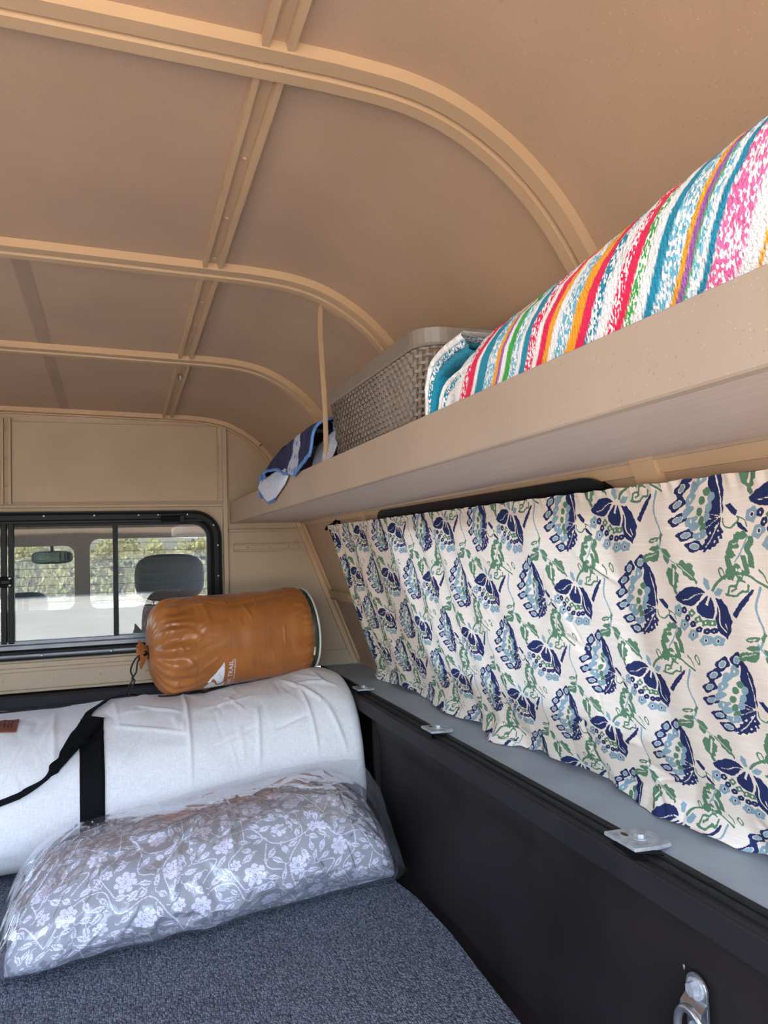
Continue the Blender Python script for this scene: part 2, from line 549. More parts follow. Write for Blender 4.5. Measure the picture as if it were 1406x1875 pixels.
# ------------------------------------------------------------------ side walls (lean inwards)
WK = 0.394
def wall_x(z):
    return 0.565 + (0.833 - z) * WK
WN = Vector((-1, 0, -WK)).normalized()          # inward normal of the right wall
WS = math.sqrt(1 + WK * WK)
def side3d(sign):
    def f(s, t, d):                             # s = world y, t = world z, d outward
        x = wall_x(t) + d
        if sign < 0: x = mx(x)
        return (x, s, t)
    return f
ZR = 0.355                                      # top of the truck rail
WIN_C = ((1.69 + 0.765) / 2, (0.819 + 0.425) / 2); WIN_H = ((1.69 - 0.765) / 2, (0.819 - 0.425) / 2)
for sign, nm in ((1, 'right'), (-1, 'left')):
    f3 = side3d(sign)
    hole = rrect(WIN_C[0], WIN_C[1], WIN_H[0] - 0.02, WIN_H[1] - 0.02, 0.05)
    w = ring_panel('wall_' + nm, [(Y_REAR, ZR), (Y_FRONT + 0.02, ZR), (Y_FRONT + 0.02, 0.835), (Y_REAR, 0.835)], hole, f3, 0.016, M['paint'])
    setp(w, 'beige shell wall leaning inward on the %s side' % nm, None, None, 'structure')
    # upright posts under the roof ribs, head strip, mid rail with rivets
    for y in (0.715, 1.775):
        P = []
        for z in (ZR + 0.002, 0.834):
            x = wall_x(z)
            q = [(x + 0.002, y - 0.02), (x - 0.010, y - 0.02), (x - 0.010, y + 0.02), (x + 0.002, y + 0.02)]
            P.append([((a if sign > 0 else mx(a)), b, z) for a, b in q])
        grid_obj('wall_post', np.array(P), M['paint_rib'], w, closed_v=True, smooth=False)
    def strip(name, ya, yb, za, zb, d):
        V = []
        for y in (ya, yb):
            for z, dd in ((za, 0.001), (za, -d), (zb, -d), (zb, 0.001)):
                x = wall_x(z) + dd
                V.append((x if sign > 0 else mx(x), y, z))
        return pydata(name, V, [(0, 1, 5, 4), (1, 2, 6, 5), (2, 3, 7, 6), (3, 0, 4, 7), (0, 3, 2, 1), (4, 5, 6, 7)], M['paint_rib'], w)
    strip('wall_rail', 1.80, Y_FRONT, 0.575, 0.600, 0.012)
    strip('wall_rail', 1.80, Y_FRONT, 0.571, 0.576, 0.015)
    strip('head_strip', Y_REAR, Y_FRONT, 0.812, 0.834, 0.005)
    strip('sill_strip', Y_REAR, Y_FRONT, ZR, 0.372, 0.006)
    for y in (2.20, 2.30, 2.38):
        x = wall_x(0.588) - 0.012
        put(RIV, 'rivet', (x if sign > 0 else mx(x), y, 0.588), w, (-sign, 0, -0.3))
    for y in (0.60, 2.10, 2.25):
        x = wall_x(0.80) - 0.001
        put(RIV, 'rivet', (x if sign > 0 else mx(x), y, 0.80), w, (-sign, 0, -0.3))
    # window
    win = empty('window_2' if sign > 0 else 'window_3', f3(WIN_C[0], 0.425, 0))
    setp(win, 'black framed side window in the %s shell wall' % nm, None, None, 'structure')
    outl = rrect(WIN_C[0], WIN_C[1], WIN_H[0], WIN_H[1], 0.07)
    ring_panel('window_frame', outl, rrect(WIN_C[0], WIN_C[1], WIN_H[0] - 0.035, WIN_H[1] - 0.035, 0.04), lambda s, t, d: f3(s, t, d - 0.012), 0.034, M['alu_black'], win)
    ring_panel('glazing_seal', rrect(WIN_C[0], WIN_C[1], WIN_H[0] - 0.030, WIN_H[1] - 0.030, 0.045), rrect(WIN_C[0], WIN_C[1], WIN_H[0] - 0.046, WIN_H[1] - 0.046, 0.035), lambda s, t, d: f3(s, t, d - 0.018), 0.03, M['rubber'], win)
    pl = rrect(WIN_C[0], WIN_C[1], WIN_H[0] - 0.04, WIN_H[1] - 0.04, 0.04)
    pydata('pane', [f3(s, t, 0.004) for s, t in pl], [tuple(range(len(pl)))], M['glass_dark'] if sign > 0 else M['glass'], win)

# ------------------------------------------------------------------ front wall
FW_OUT = [(wall_x(ZR), ZR)]
pr = roof_profile(Y_FRONT)
half = [p for p in pr[::-1] if p[0] >= XC]
fw_poly = [(wall_x(ZR), ZR)] + [(float(a), float(b)) for a, b in half] + [(mx(float(a)), float(b)) for a, b in half[::-1]][1:] + [(mx(wall_x(ZR)), ZR)]
FWC = (XC, 0.652); FWH = (0.607, 0.212)          # black window frame outline
def front3d(y0):
    return lambda s, t, d: (s, y0 + d, t)
fw = ring_panel('wall_front', fw_poly, rrect(FWC[0], FWC[1], FWH[0] - 0.02, FWH[1] - 0.02, 0.06), front3d(Y_FRONT), 0.015, M['paint_wall'])
setp(fw, 'beige front wall of the shell around the cab window', None, None, 'structure')
yf = Y_FRONT
def fbox(name, x0, x1, z0, z1, d, mat='paint_wall', bevel=0.0015):
    box(name, (x0, yf - d, z0), (x1, yf + 0.002, z1), M[mat], fw, bevel)
    return None
# raised window surround, posts and beams
fbox('upper_panel', -0.285, 0.314, 0.893, 1.128, 0.004)
fbox('upper_panel', mx(0.314), -0.315, 0.893, 1.128, 0.004)
fbox('post', 0.313, 0.327, 0.40, 1.135, 0.016)
fbox('post', mx(0.327), mx(0.313), 0.40, 1.135, 0.016)
fbox('post', -0.314, -0.306, 0.885, 1.137, 0.012)
fbox('post', -0.294, -0.286, 0.885, 1.137, 0.012)
fbox('beam', mx(0.314), 0.314, 0.876, 0.884, 0.014)
fbox('beam', mx(0.314), 0.314, 0.884, 0.889, 0.008)
fbox('panel_hem', 0.296, 0.300, 0.893, 1.13, 0.007)
fbox('wall_rail', 0.345, 0.556, 0.752, 0.757, 0.012)
fbox('wall_rail', 0.345, 0.552, 0.733, 0.739, 0.012)
fbox('wall_rail', 0.345, 0.552, 0.738, 0.753, 0.006)
fbox('wall_rail', 0.33, 0.56, 0.795, 0.803, 0.010)
fbox('sill_panel', 0.33, 0.735, 0.356, 0.405, 0.006)
fbox('lower_beam', mx(0.33), 0.33, 0.350, 0.432, 0.010)
fbox('lower_beam', mx(0.33), 0.33, 0.407, 0.418, 0.018)
fbox('lower_beam', mx(0.33), 0.33, 0.350, 0.358, 0.022)
for x in (-0.30,):
    for z in (0.94, 1.02, 1.10):
        put(RIV, 'rivet', (x, yf - 0.001, z), fw, (0, -1, 0))
for z in (0.93, 1.0, 1.06):
    put(RIV, 'rivet', (0.306, yf - 0.005, z), fw, (0, -1, 0))
for x in (-0.55, -0.31, -0.18, -0.05, 0.08, 0.20):
    put(RIV, 'rivet', (x, yf - 0.011, 0.385), fw, (0, -1, 0))
for x in (0.39, 0.46, 0.52):
    put(RIV, 'rivet', (x, yf - 0.007, 0.7455), fw, (0, -1, 0))
# leaning corner angle between front wall and side wall
for sign in (1, -1):
    P = []
    for z in (ZR + 0.001, 0.832):
        x = wall_x(z)
        q = [(x - 0.001, yf + 0.001), (x - 0.001, yf - 0.022), (x - 0.007, yf - 0.022), (x - 0.012, yf - 0.009), (x - 0.026, yf - 0.009), (x - 0.026, yf + 0.001)]
        P.append([((a if sign > 0 else mx(a)), b, z) for a, b in q])
    grid_obj('corner_angle', np.array(P), M['paint_rib'], fw, closed_v=True, smooth=False)

# ------------------------------------------------------------------ front window
win1 = empty('window_1', (XC, yf, 0.44))
setp(win1, 'black framed sliding window between shell and cab', None, None, 'structure')
def wring(name, hw, hh, r, w, y0, thick, mat):
    ring_panel(name, rrect(FWC[0], FWC[1], hw, hh, r), rrect(FWC[0], FWC[1], hw - w, hh - w, max(r - w, 0.01)), front3d(y0), thick, M[mat], win1)
wring('window_frame', FWH[0], FWH[1], 0.085, 0.024, yf - 0.016, 0.03, 'alu_black')
wring('window_frame', FWH[0] - 0.004, FWH[1] - 0.004, 0.081, 0.006, yf - 0.022, 0.03, 'rubber')
wring('inner_frame', FWH[0] - 0.023, FWH[1] - 0.023, 0.062, 0.010, yf - 0.010, 0.03, 'rubber')
wring('inner_frame', FWH[0] - 0.031, FWH[1] - 0.031, 0.055, 0.012, yf - 0.004, 0.03, 'alu_black')
zb = FWC[1] - FWH[1]
box('bottom_track', (mx(0.27), yf - 0.024, zb + 0.030), (0.27, yf + 0.01, zb + 0.044), M['alu_grey'], win1, 0.002)
box('bottom_track', (mx(0.27), yf - 0.010, zb + 0.044), (0.27, yf + 0.01, zb + 0.054), M['alu_grey'], win1, 0.001)
box('bottom_rail', (mx(0.24), yf - 0.027, zb + 0.006), (0.24, yf - 0.01, zb + 0.020), M['alu_grey'], win1, 0.006, 3)
box('top_track', (mx(0.255), yf - 0.014, 0.829), (0.255, yf + 0.01, 0.838), M['alu_black'], win1, 0.001)
for x in (-0.307, -0.288, -0.332):
    box('meeting_stile', (x - 0.007, yf - 0.012, zb + 0.048), (x + 0.008, yf + 0.008, 0.832), M['alu_black'], win1, 0.002)
box('pane_stile', (-0.013, yf + 0.000, zb + 0.050), (0.002, yf + 0.012, 0.832), M['alu_black'], win1, 0.001)
box('pane_stile', (mx(0.004), yf + 0.000, zb + 0.050), (mx(-0.013), yf + 0.012, 0.832), M['alu_grey'], win1, 0.001)
# sliding latch and upper catch
box('latch', (-0.326, yf - 0.026, 0.650), (-0.285, yf - 0.010, 0.680), M['rubber'], win1, 0.003)
box('latch', (-0.312, yf - 0.033, 0.659), (-0.289, yf - 0.022, 0.671), M['alu_black'], win1, 0.002)
for dx in (-0.322, -0.290):
    for dz in (0.655, 0.675):
        put(SCR, 'screw', (dx, yf - 0.026, dz), win1, (0, -1, 0))
box('catch', (0.125, yf - 0.026, 0.832), (0.195, yf - 0.008, 0.848), M['rubber'], win1, 0.003)
box('catch', (0.180, yf - 0.030, 0.826), (0.196, yf - 0.010, 0.850), M['alu_black'], win1, 0.002)
pydata('pane', [(-0.285, yf + 0.004, zb + 0.05), (-0.002, yf + 0.004, zb + 0.05), (-0.002, yf + 0.004, 0.832), (-0.285, yf + 0.004, 0.832)], [(0, 1, 2, 3)], M['glass_shell'], win1)
pydata('pane', [(-0.004, yf + 0.012, zb + 0.045), (0.268, yf + 0.012, zb + 0.045), (0.268, yf + 0.012, 0.834), (-0.004, yf + 0.012, 0.834)], [(0, 1, 2, 3)], M['glass_shell'], win1)
pydata('pane', [(mx(0.268), yf + 0.008, zb + 0.045), (-0.300, yf + 0.008, zb + 0.045), (-0.300, yf + 0.008, 0.834), (mx(0.268), yf + 0.008, 0.834)], [(0, 1, 2, 3)], M['glass_shell'], win1)
for x, z in ((-0.20, 0.853), (-0.063, 0.853), (0.062, 0.853), (0.118, 0.853), (0.205, 0.853), (-0.42, 0.853), (-0.55, 0.853)):
    put(SCR, 'screw', (x, yf - 0.0165, z - 0.001), win1, (0, -1, 0))
for x in (-0.37, -0.207, -0.020, 0.15):
    put(SCR, 'screw', (x, yf - 0.0275, zb + 0.013), win1, (0, -1, 0.2))
for z, x in ((0.818, 0.283), (0.755, 0.2955), (0.66, 0.2955)):
    put(SCR, 'screw', (x, yf - 0.0165, z), win1, (0, -1, 0))

# ------------------------------------------------------------------ truck bed
XL = 0.587                                       # lip of the bed side
floor = box('floor', (mx(0.66), -0.62, -0.03), (0.66, 2.40, 0.0), M['liner'])
setp(floor, 'black truck bed floor under the carpet', None, None, 'structure')
for sign, nm in ((1, 'right'), (-1, 'left')):
    f = (lambda x: x) if sign > 0 else mx
    def bb(name, x0, x1, y0, y1, z0, z1, mat, parent=None, bevel=0.0):
        a, b = f(x0), f(x1)
        return box(name, (min(a, b), y0, z0), (max(a, b), y1, z1), M[mat], parent, bevel)
    side = bb('wall_bed_' + nm, 0.640, 0.665, -0.62, 2.42, -0.03, 0.340, 'liner')
    setp(side, 'black lined truck bed side below the %s rail' % nm, None, None, 'structure')
    # inner liner panel with a pressed recess: leans out a little towards the floor
    Yv = np.linspace(-0.62, 1.86, 60); Zv = np.linspace(0.0, 0.318, 24)
    P = np.zeros((len(Yv), len(Zv), 3))
    for i, y in enumerate(Yv):
        for j, z in enumerate(Zv):
            rec = 0.010 * (1 / (1 + math.exp(-(y - 1.03) / 0.004))) * (1 / (1 + math.exp((z - 0.27) / 0.006)))
            x = 0.604 + rec + 0.004 * math.sin(z * 9) - 0.004 * (1 - z / 0.318)
            P[i, j] = (f(x), y, z)
    pn = grid_obj('liner_panel', P, M['liner'], side)
    bb('panel_edge', 0.604, 0.64, 1.845, 1.862, 0.0, 0.318, 'liner', side)
    bb('rail_lip', XL, 0.640, -0.62, 2.42, 0.313, 0.349, 'liner_lip', side, 0.003)
    bb('rail_lip', XL + 0.003, 0.64, -0.62, 2.42, 0.345, 0.3515, 'liner_lip', side, 0.001)
    bb('rubber_seal', 0.601, 0.612, -0.62, 2.42, 0.350, 0.3560, 'seal', side, 0.002)
    bb('rubber_seal', 0.614, 0.6255, -0.62, 2.42, 0.350, 0.3580, 'seal', side, 0.002)
    bb('rail_top', 0.626, 0.86, -0.62, 2.46, 0.335, ZR, 'rail_grey', side, 0.002)
bf = box('wall_bed_front', (mx(0.66), 2.40, -0.03), (0.66, 2.45, 0.345), M['liner'])
setp(bf, 'black lined front end of the truck bed', None, None, 'structure')
box('front_ledge', (mx(0.66), 2.365, 0.300), (0.66, 2.402, 0.344), M['liner_lip'], bf, 0.004)
box('front_ledge', (mx(0.66), 2.385, 0.20), (0.66, 2.402, 0.23), M['liner_lip'], bf, 0.004)

# carpet with a cut edge along the bed side
Yc = np.linspace(-0.60, 2.36, 80)
edge = interp(Yc, [-0.6, 0.7, 0.95, 1.15, 1.35, 1.5, 1.62, 1.75, 2.36], [0.575, 0.570, 0.566, 0.573, 0.583, 0.578, 0.560, 0.535, 0.53])
V, Fc = [], []
for y, e in zip(Yc, edge):
    V += [(mx(0.57), y, 0.001), (mx(0.57), y, 0.015), (e - 0.004, y, 0.015), (e, y, 0.011), (e + 0.001, y, 0.001)]
for i in range(len(Yc) - 1):
    for k in range(4):
        Fc.append((i * 5 + k, (i + 1) * 5 + k, (i + 1) * 5 + k + 1, i * 5 + k + 1))
mt, nt, b = new_mat('blue_grey_loop_carpet')
v = coords(nt, (1, 1, 1))
mp = N(nt, 'ShaderNodeMapping'); mp.inputs['Scale'].default_value = (300, 165, 200); mp.inputs['Rotation'].default_value = (0, 0, math.radians(4))
nt.links.new(v, mp.inputs['Vector'])
vo = N(nt, 'ShaderNodeTexVoronoi'); vo.inputs['Scale'].default_value = 1.0; vo.inputs['Randomness'].default_value = 0.6
nt.links.new(mp.outputs[0], vo.inputs['Vector'])
rpc = ramp(nt, [(0.0, rgba((140, 144, 156))), (0.45, rgba((104, 109, 122))), (0.8, rgba((48, 51, 60)))])
nt.links.new(vo.outputs['Distance'], rpc.inputs['Fac'])
vc = N(nt, 'ShaderNodeMixRGB', blend_type='MULTIPLY'); vc.inputs['Fac'].default_value = 0.75
rcell = ramp(nt, [(0.0, (0.35, 0.36, 0.40, 1)), (1.0, (1.35, 1.33, 1.30, 1))])
sepc = N(nt, 'ShaderNodeSeparateColor'); nt.links.new(vo.outputs['Color'], sepc.inputs[0])
nt.links.new(sepc.outputs[0], rcell.inputs['Fac'])
nt.links.new(rpc.outputs[0], vc.inputs['Color1']); nt.links.new(rcell.outputs[0], vc.inputs['Color2'])
nt.links.new(vc.outputs[0], b.inputs['Base Color'])
b.inputs['Roughness'].default_value = 0.95
inv = N(nt, 'ShaderNodeMath', operation='SUBTRACT'); inv.inputs[0].default_value = 1.0
nt.links.new(vo.outputs['Distance'], inv.inputs[1])
add_bump(nt, b, inv.outputs[0], 0.9, 0.003)
M['carpet'] = mt
carpet = pydata('carpet_mat', V, Fc, M['carpet'])
setp(carpet, 'blue grey loop pile carpet covering the truck bed floor', 'carpet')
# ------------------------------------------------------------------ overhead shelf
def shelf_zb(y):
    return 0.832 - 0.0047 * (y - 0.33)
shelf = empty('overhead_shelf', (0.45, 1.0, 0.825), 'long beige overhead shelf with a tall front lip above the curtain', 'shelf')
M['paint_shelf_under'] = mat_paint('beige_brushed_paint', (194, 174, 157), speck=False, streak=True)
yA, yB = Y_REAR + 0.02, Y_FRONT - 0.002
def shelf_prism(name, quad, mat, yseg=12):
    P = []
    for y in np.linspace(yA, yB, yseg):
        P.append([(x, y, z if z > 0.87 else shelf_zb(y) + z) for x, z in quad])
    P = np.array(P)
    o = grid_obj(name, P, mat, shelf, closed_v=True, smooth=False)
    return o
shelf_prism('front_lip', [(0.3350, 0.0015), (0.3365, 0.0), (0.346, 0.0), (0.346, 0.888), (0.3365, 0.888), (0.3350, 0.8868)], M['paint_shelf'])
shelf_prism('shelf_panel', [(0.3462, 0.0), (0.557, 0.0), (0.557, 0.007), (0.3462, 0.007)], M['paint_shelf_under'])
shelf_prism('back_flange', [(0.5575, -0.004), (0.561, -0.004), (0.561, 0.004), (0.5575, 0.004)], M['paint_shelf'])
# bar that hangs the shelf from the second roof rib
bar_path = smooth_path([(0.356, 1.268, 1.166), (0.347, 1.283, 1.169), (0.343, 1.294, 1.152), (0.344, 1.299, 1.10), (0.350, 1.303, 0.98), (0.3505, 1.306, 0.86)], 8)
sweep('hanger_bar', bar_path, [(-0.0055, -0.0018), (0.0055, -0.0018), (0.0055, 0.0018), (-0.0055, 0.0018)], M['paint_rib'], shelf, ups=[-1.0, -0.25, 0.0], smooth=False)
pydata('hanger_gusset', [(0.335, 1.268, 1.174), (0.392, 1.268, 1.150), (0.372, 1.268, 1.140), (0.340, 1.268, 1.158),
                         (0.335, 1.274, 1.174), (0.392, 1.274, 1.150), (0.372, 1.274, 1.140), (0.340, 1.274, 1.158)],
       [(0, 1, 2, 3), (7, 6, 5, 4), (0, 4, 5, 1), (1, 5, 6, 2), (2, 6, 7, 3), (3, 7, 4, 0)], M['paint_rib'], shelf)
for z in (0.872, 0.852):
    o = put(RIV, 'plug_weld', (0.3348, 1.306, z), shelf, (-1, 0, 0)); o.scale = (1.2, 1.2, 0.5)

# ------------------------------------------------------------------ clamps and tie-down
def clamp(y, label, s=1.0, rz=0.0):
    e = empty('rail_clamp', (0.615, y, 0.3595), label, 'clamp', 'galvanised clamps along the bed rail')
    bm = bmesh.new()
    out = [(-0.024, -0.030), (0.010, -0.034), (0.030, -0.030), (0.032, -0.004), (0.028, 0.024), (0.012, 0.031), (-0.024, 0.034)]
    nb = len(out)
    vs = [bm.verts.new((0.613 + a * s, y + b * s, 0.3588)) for a, b in out] + [bm.verts.new((0.613 + a * s, y + b * s, 0.3640)) for a, b in out]
    bm.faces.new(vs[:nb][::-1]); bm.faces.new(vs[nb:])
    for i in range(nb):
        bm.faces.new((vs[i], vs[(i + 1) % nb], vs[nb + (i + 1) % nb], vs[nb + i]))
    bmesh.ops.bevel(bm, geom=list(bm.edges), offset=0.001, segments=1, affect='EDGES')
    me = bpy.data.meshes.new('plate'); bm.to_mesh(me); bm.free()
    link('plate', me, M['galv'], e)
    P = []
    for k, yy in enumerate(np.linspace(y - 0.036 * s, y + 0.010 * s, 8)):
        sag = 0.004 * math.sin(k * 0.8)
        P.append([(0.5885, yy, 0.3600), (0.5885, yy, 0.3515 - sag * 0.4), (0.6155, yy - 0.012 * s, 0.3525), (0.6155, yy - 0.012 * s, 0.3600)])
    grid_obj('rubber_pad', np.array(P), M['rubber'], e, closed_v=True, smooth=False)
    put(BOLT_M, 'bolt', (0.616, y - 0.004, 0.3638), e, (0, 0, 1))
    slot = [(0.606 + 0.0035 * math.cos(t), y + 0.014 + 0.007 * math.sin(t), 0.3642) for t in np.linspace(0, 2 * math.pi, 13)[:-1]]
    pydata('slot', slot, [tuple(range(12))], M['rust'], e)
M['rust'] = mat_plain('rusty_hole', (78, 44, 34), 0.9)
BOLT_M = bolt_mesh(0.0070, 0.0065, 1.35); BOLT_M.materials.append(M['galv'])
clamp(0.825, 'nearest large galvanised rail clamp with hex bolt on the grey rail')
clamp(1.465, 'middle small galvanised rail clamp in front of the curtain hem', 0.9)
clamp(1.965, 'farthest galvanised rail clamp beside the white canvas bag', 0.85)

YT = 0.709
tie = empty('tie_down_ring', (0.602, YT, 0.15), 'zinc plated tie-down ring bolted to the black bed side', 'ring')
XP = 0.6005
bm = bmesh.new()
outl = [(YT + 0.0165 * math.cos(t), 0.236 + 0.0165 * math.sin(t)) for t in np.linspace(0, math.pi, 14)]
outl += [(YT - 0.0165, 0.150), (YT + 0.0165, 0.150)]
a = [bm.verts.new((XP - 0.0035, y, z)) for y, z in outl]; c = [bm.verts.new((XP, y, z)) for y, z in outl]
bm.faces.new(a); bm.faces.new(c[::-1])
for i in range(len(outl)):
    j = (i + 1) % len(outl); bm.faces.new((a[i], c[i], c[j], a[j]))
bmesh.ops.recalc_face_normals(bm, faces=bm.faces)
bmesh.ops.bevel(bm, geom=list(bm.edges), offset=0.0007, segments=2, affect='EDGES')
me = bpy.data.meshes.new('plate'); bm.to_mesh(me); bm.free()
link('plate', me, M['zinc'], tie)
brk = [(XP - 0.003, YT - 0.015, 0.228), (XP - 0.0055, YT, 0.2255)]
P = []
prof_b = [(XP - 0.0035, 0.2265), (XP - 0.0115, 0.2185), (XP - 0.0125, 0.2115), (XP - 0.0105, 0.2065), (XP - 0.0080, 0.2075), (XP - 0.0098, 0.2120), (XP - 0.0092, 0.2165), (XP - 0.0030, 0.2235)]
for yy in (YT - 0.0165, YT + 0.0165):
    P.append([(x, yy, z) for x, z in prof_b])
P = np.array(P)
brV = P.reshape(-1, 3)
k = len(prof_b)
pydata('bracket', brV, [(j, (j + 1) % k, k + (j + 1) % k, k + j) for j in range(k)] + [tuple(range(k))[::-1], tuple(range(k, 2 * k))], M['zinc'], tie)
BOLT_L = bolt_mesh(0.0082, 0.0085, 1.45); BOLT_L.materials.append(M['galv'])
put(BOLT_L, 'bolt', (XP - 0.0035, YT, 0.2365), tie, (-1, 0, 0))
put(BOLT_L, 'bolt', (XP - 0.0035, YT, 0.1890), tie, (-1, 0, 0))
ring = [(XP - 0.0125, YT + 0.0215 * math.cos(t) * (1 if math.sin(t) < 0 else 0.98), 0.190 + (0.042 if math.sin(t) < 0 else 0.026) * math.sin(t)) for t in np.linspace(0, 2 * math.pi, 33)[:-1]]
tube('ring', ring, 0.0048, M['zinc'], tie, 10, closed=True, up=[1.0, 0, 0])
for y, z in ((YT + 0.023, 0.2475), (YT + 0.0245, 0.2095)):
    o = put(SCR, 'screw_hole', (XP + 0.0005, y, z), tie, (-1, 0, 0)); o.scale = (0.45, 0.8, 0.35)

tie.location.z += 0.006
# ------------------------------------------------------------------ curtain: printed cloth on a rod
SPX, SPY, SHIFT = 255.0, 113.0, 107.0             # repeat of the print in millimetres
RES = 0.4
def build_print():
    els = []                                       # (channel, polygon) ; channel 0 navy 1 light blue 2 green 3 erase
    def c4(x, y):                                  # coordinates measured about the large flower
        return (0.3845 * (x - 765) - 0.1443 * (y - 350), -10 - 0.0211 * (x - 765) + 0.2735 * (y - 350))
    def c8(x, y):                                  # coordinates measured about the small flower's node
        return (127 + 0.1339 * (x - 780) - 0.0492 * (y - 440), -23 - 0.009 * (x - 780) + 0.1083 * (y - 440))
    def poly(ch, pts, f): els.append((ch, [f(*p) for p in pts]))
    def blob(ch, cx, cy, rx, ry, f, rot=0.0, lob=0, amp=0.0, n=22, ph=0.0):
        pts = []
        for t in np.linspace(0, 2 * math.pi, n + 1)[:-1]:
            k = 1 + amp * math.cos(lob * t + ph)
            x, y = rx * k * math.cos(t), ry * k * math.sin(t)
            pts.append(f(cx + x * math.cos(rot) - y * math.sin(rot), cy + x * math.sin(rot) + y * math.cos(rot)))
        els.append((ch, pts))
    def line(ch, pts, w, f, taper=False):
        p = smooth_path([f(*q) for q in pts], 6)
        t = np.gradient(p, axis=0); t /= np.linalg.norm(t, axis=1)[:, None] + 1e-9
        nn = np.stack([-t[:, 1], t[:, 0]], -1)
        wd = np.full(len(p), w / 2.0)
        if taper: wd = wd * np.linspace(1, 0.3, len(p))
        els.append((ch, [tuple(q) for q in p + nn * wd[:, None]] + [tuple(q) for q in (p - nn * wd[:, None])[::-1]]))
    def jag(pts, f, amp=1.8, step=4.0, seed=0):
        """serrated outline"""
        rs = np.random.RandomState(seed); out = []
        q = [f(*p) for p in pts]
        for i in range(len(q)):
            a = np.array(q[i]); b_ = np.array(q[(i + 1) % len(q)]); L = np.linalg.norm(b_ - a); k = max(1, int(L / step))
            nn = np.array([-(b_ - a)[1], (b_ - a)[0]]) / (L + 1e-9)
            for j in range(k):
                out.append(tuple(a + (b_ - a) * j / k + nn * amp * (1 if j % 2 else -0.6) * rs.uniform(0.4, 1.0) * (0 if j == 0 else 1)))
        return out
    def leaf(ch, pts, f, amp=1.8, step=4.0, seed=0): els.append((ch, jag(pts, f, amp, step, seed)))
    # --- large flower
    leaf(0, [(868, 398), (862, 330), (848, 265), (820, 205), (790, 178), (797, 240), (800, 300), (815, 355), (848, 392)], c4, 1.6, 5, 1)
    leaf(0, [(866, 404), (838, 372), (802, 362), (806, 420), (812, 478), (858, 436)], c4, 1.6, 5, 2)
    leaf(0, [(866, 425), (884, 470), (872, 515), (838, 538), (802, 545), (810, 492), (845, 452)], c4, 2.2, 4, 3)
    line(3, [(866, 400), (850, 320), (822, 235)], 1.3, c4)
    for q in ((806, 385), (804, 415), (812, 445)): line(3, [(866, 404), q], 0.8, c4)
    line(3, [(862, 430), (838, 490), (815, 525)], 1.2, c4)
    for q in ((862, 462), (868, 490), (852, 505)): blob(3, q[0], q[1], 4, 6, c4)
    for i, (x, y) in enumerate(((777, 183), (726, 210), (697, 268), (684, 330), (692, 396), (730, 466), (770, 518))):
        blob(0, x, y, 24, 36, c4, 0.3 * i, 4, 0.16, ph=i)
        blob(3, x, y, 13, 20, c4, 0.3 * i); blob(1, x, y, 11, 17, c4, 0.3 * i)
    for i, (x, y) in enumerate(((772, 238), (747, 272), (735, 318), (728, 366), (744, 408), (764, 432), (786, 474))):
        blob(1, x, y, 17, 28, c4, 0.25 * i, 3, 0.15, ph=i)
        if i % 2 == 0: blob(3, x, y, 3.5, 9, c4)
    for i, (x, y) in enumerate(((798, 298), (784, 330), (778, 374), (788, 412), (798, 442))):
        blob(2, x, y, 11, 21, c4, 0.2 * i - 0.4, 2, 0.15)
    for x, y in ((818, 322), (813, 362), (810, 400), (800, 470)):
        blob(1, x, y, 13, 20, c4)
    # stem behind the large flower
    leaf(0, [(872, 362), (890, 358), (918, 392), (914, 412), (900, 400), (884, 378)], c4, 0.5, 5, 4)
    line(2, [(872, 412), (880, 442), (905, 455), (925, 430), (918, 412)], 2.0, c4)
    line(2, [(918, 412), (945, 430), (958, 460)], 1.6, c4)
    leaf(0, [(920, 432), (935, 440), (965, 478), (955, 480), (928, 455)], c4, 0.4, 5, 5)
    # --- small fan flower
    leaf(0, [(742, 440), (690, 392), (640, 376), (550, 372), (470, 412), (375, 482), (400, 532), (480, 572), (600, 597), (662, 545), (700, 480)], c8, 1.2, 5, 6)
    leaf(0, [(776, 466), (715, 520), (655, 600), (668, 668), (730, 722), (842, 742), (862, 650), (836, 560), (800, 478), (778, 590), (748, 570)], c8, 0.5, 5, 7)
    leaf(0, [(832, 485), (930, 510), (1000, 600), (1072, 772), (1052, 900), (1024, 984), (905, 872), (865, 742), (885, 640), (868, 545)], c8, 1.5, 5, 8)
    line(3, [(740, 445), (640, 460), (560, 512), (470, 525)], 1.2, c8)
    line(3, [(840, 492), (908, 640), (930, 800), (1010, 895)], 1.7, c8)
    line(3, [(985, 790), (1020, 870)], 1.2, c8)
    leaf(1, [(708, 270), (762, 300), (790, 405), (752, 412), (705, 335)], c8, 0.5, 4, 9)
    leaf(1, [(830, 442), (880, 390), (952, 410), (905, 482), (852, 470)], c8, 0.5, 4, 10)
    for i, (x, y) in enumerate(((425, 652), (508, 820), (628, 942), (785, 1000), (918, 1000))):
        blob(1, x, y, 62, 76, c8, 0.4 * i, 5, 0.12, ph=i); blob(3, x, y, 22, 28, c8); blob(0, x, y, 14, 20, c8)
    for i, (x, y) in enumerate(((505, 645), (552, 738), (625, 808), (700, 872), (790, 890), (866, 882))):
        blob(0, x, y, 37, 44, c8, 0.3 * i, 5, 0.08); blob(3, x, y, 8, 10, c8)
    for i, (x, y) in enumerate(((605, 676), (682, 752), (768, 788), (842, 790))):
        blob(2, x, y, 38, 46, c8, 0.5 * i, 4, 0.2, ph=i); blob(3, x, y, 13, 17, c8)
    line(2, [(812, 425), (860, 345), (960, 270), (1090, 250), (1200, 280), (1290, 345), (1400, 415)], 3.2, c8)
    # small lobed leaf under the arc
    line(2, [(975, 470), (1010, 450), (1020, 380), (1090, 375), (1110, 320), (1180, 345)], 2.6, c8)
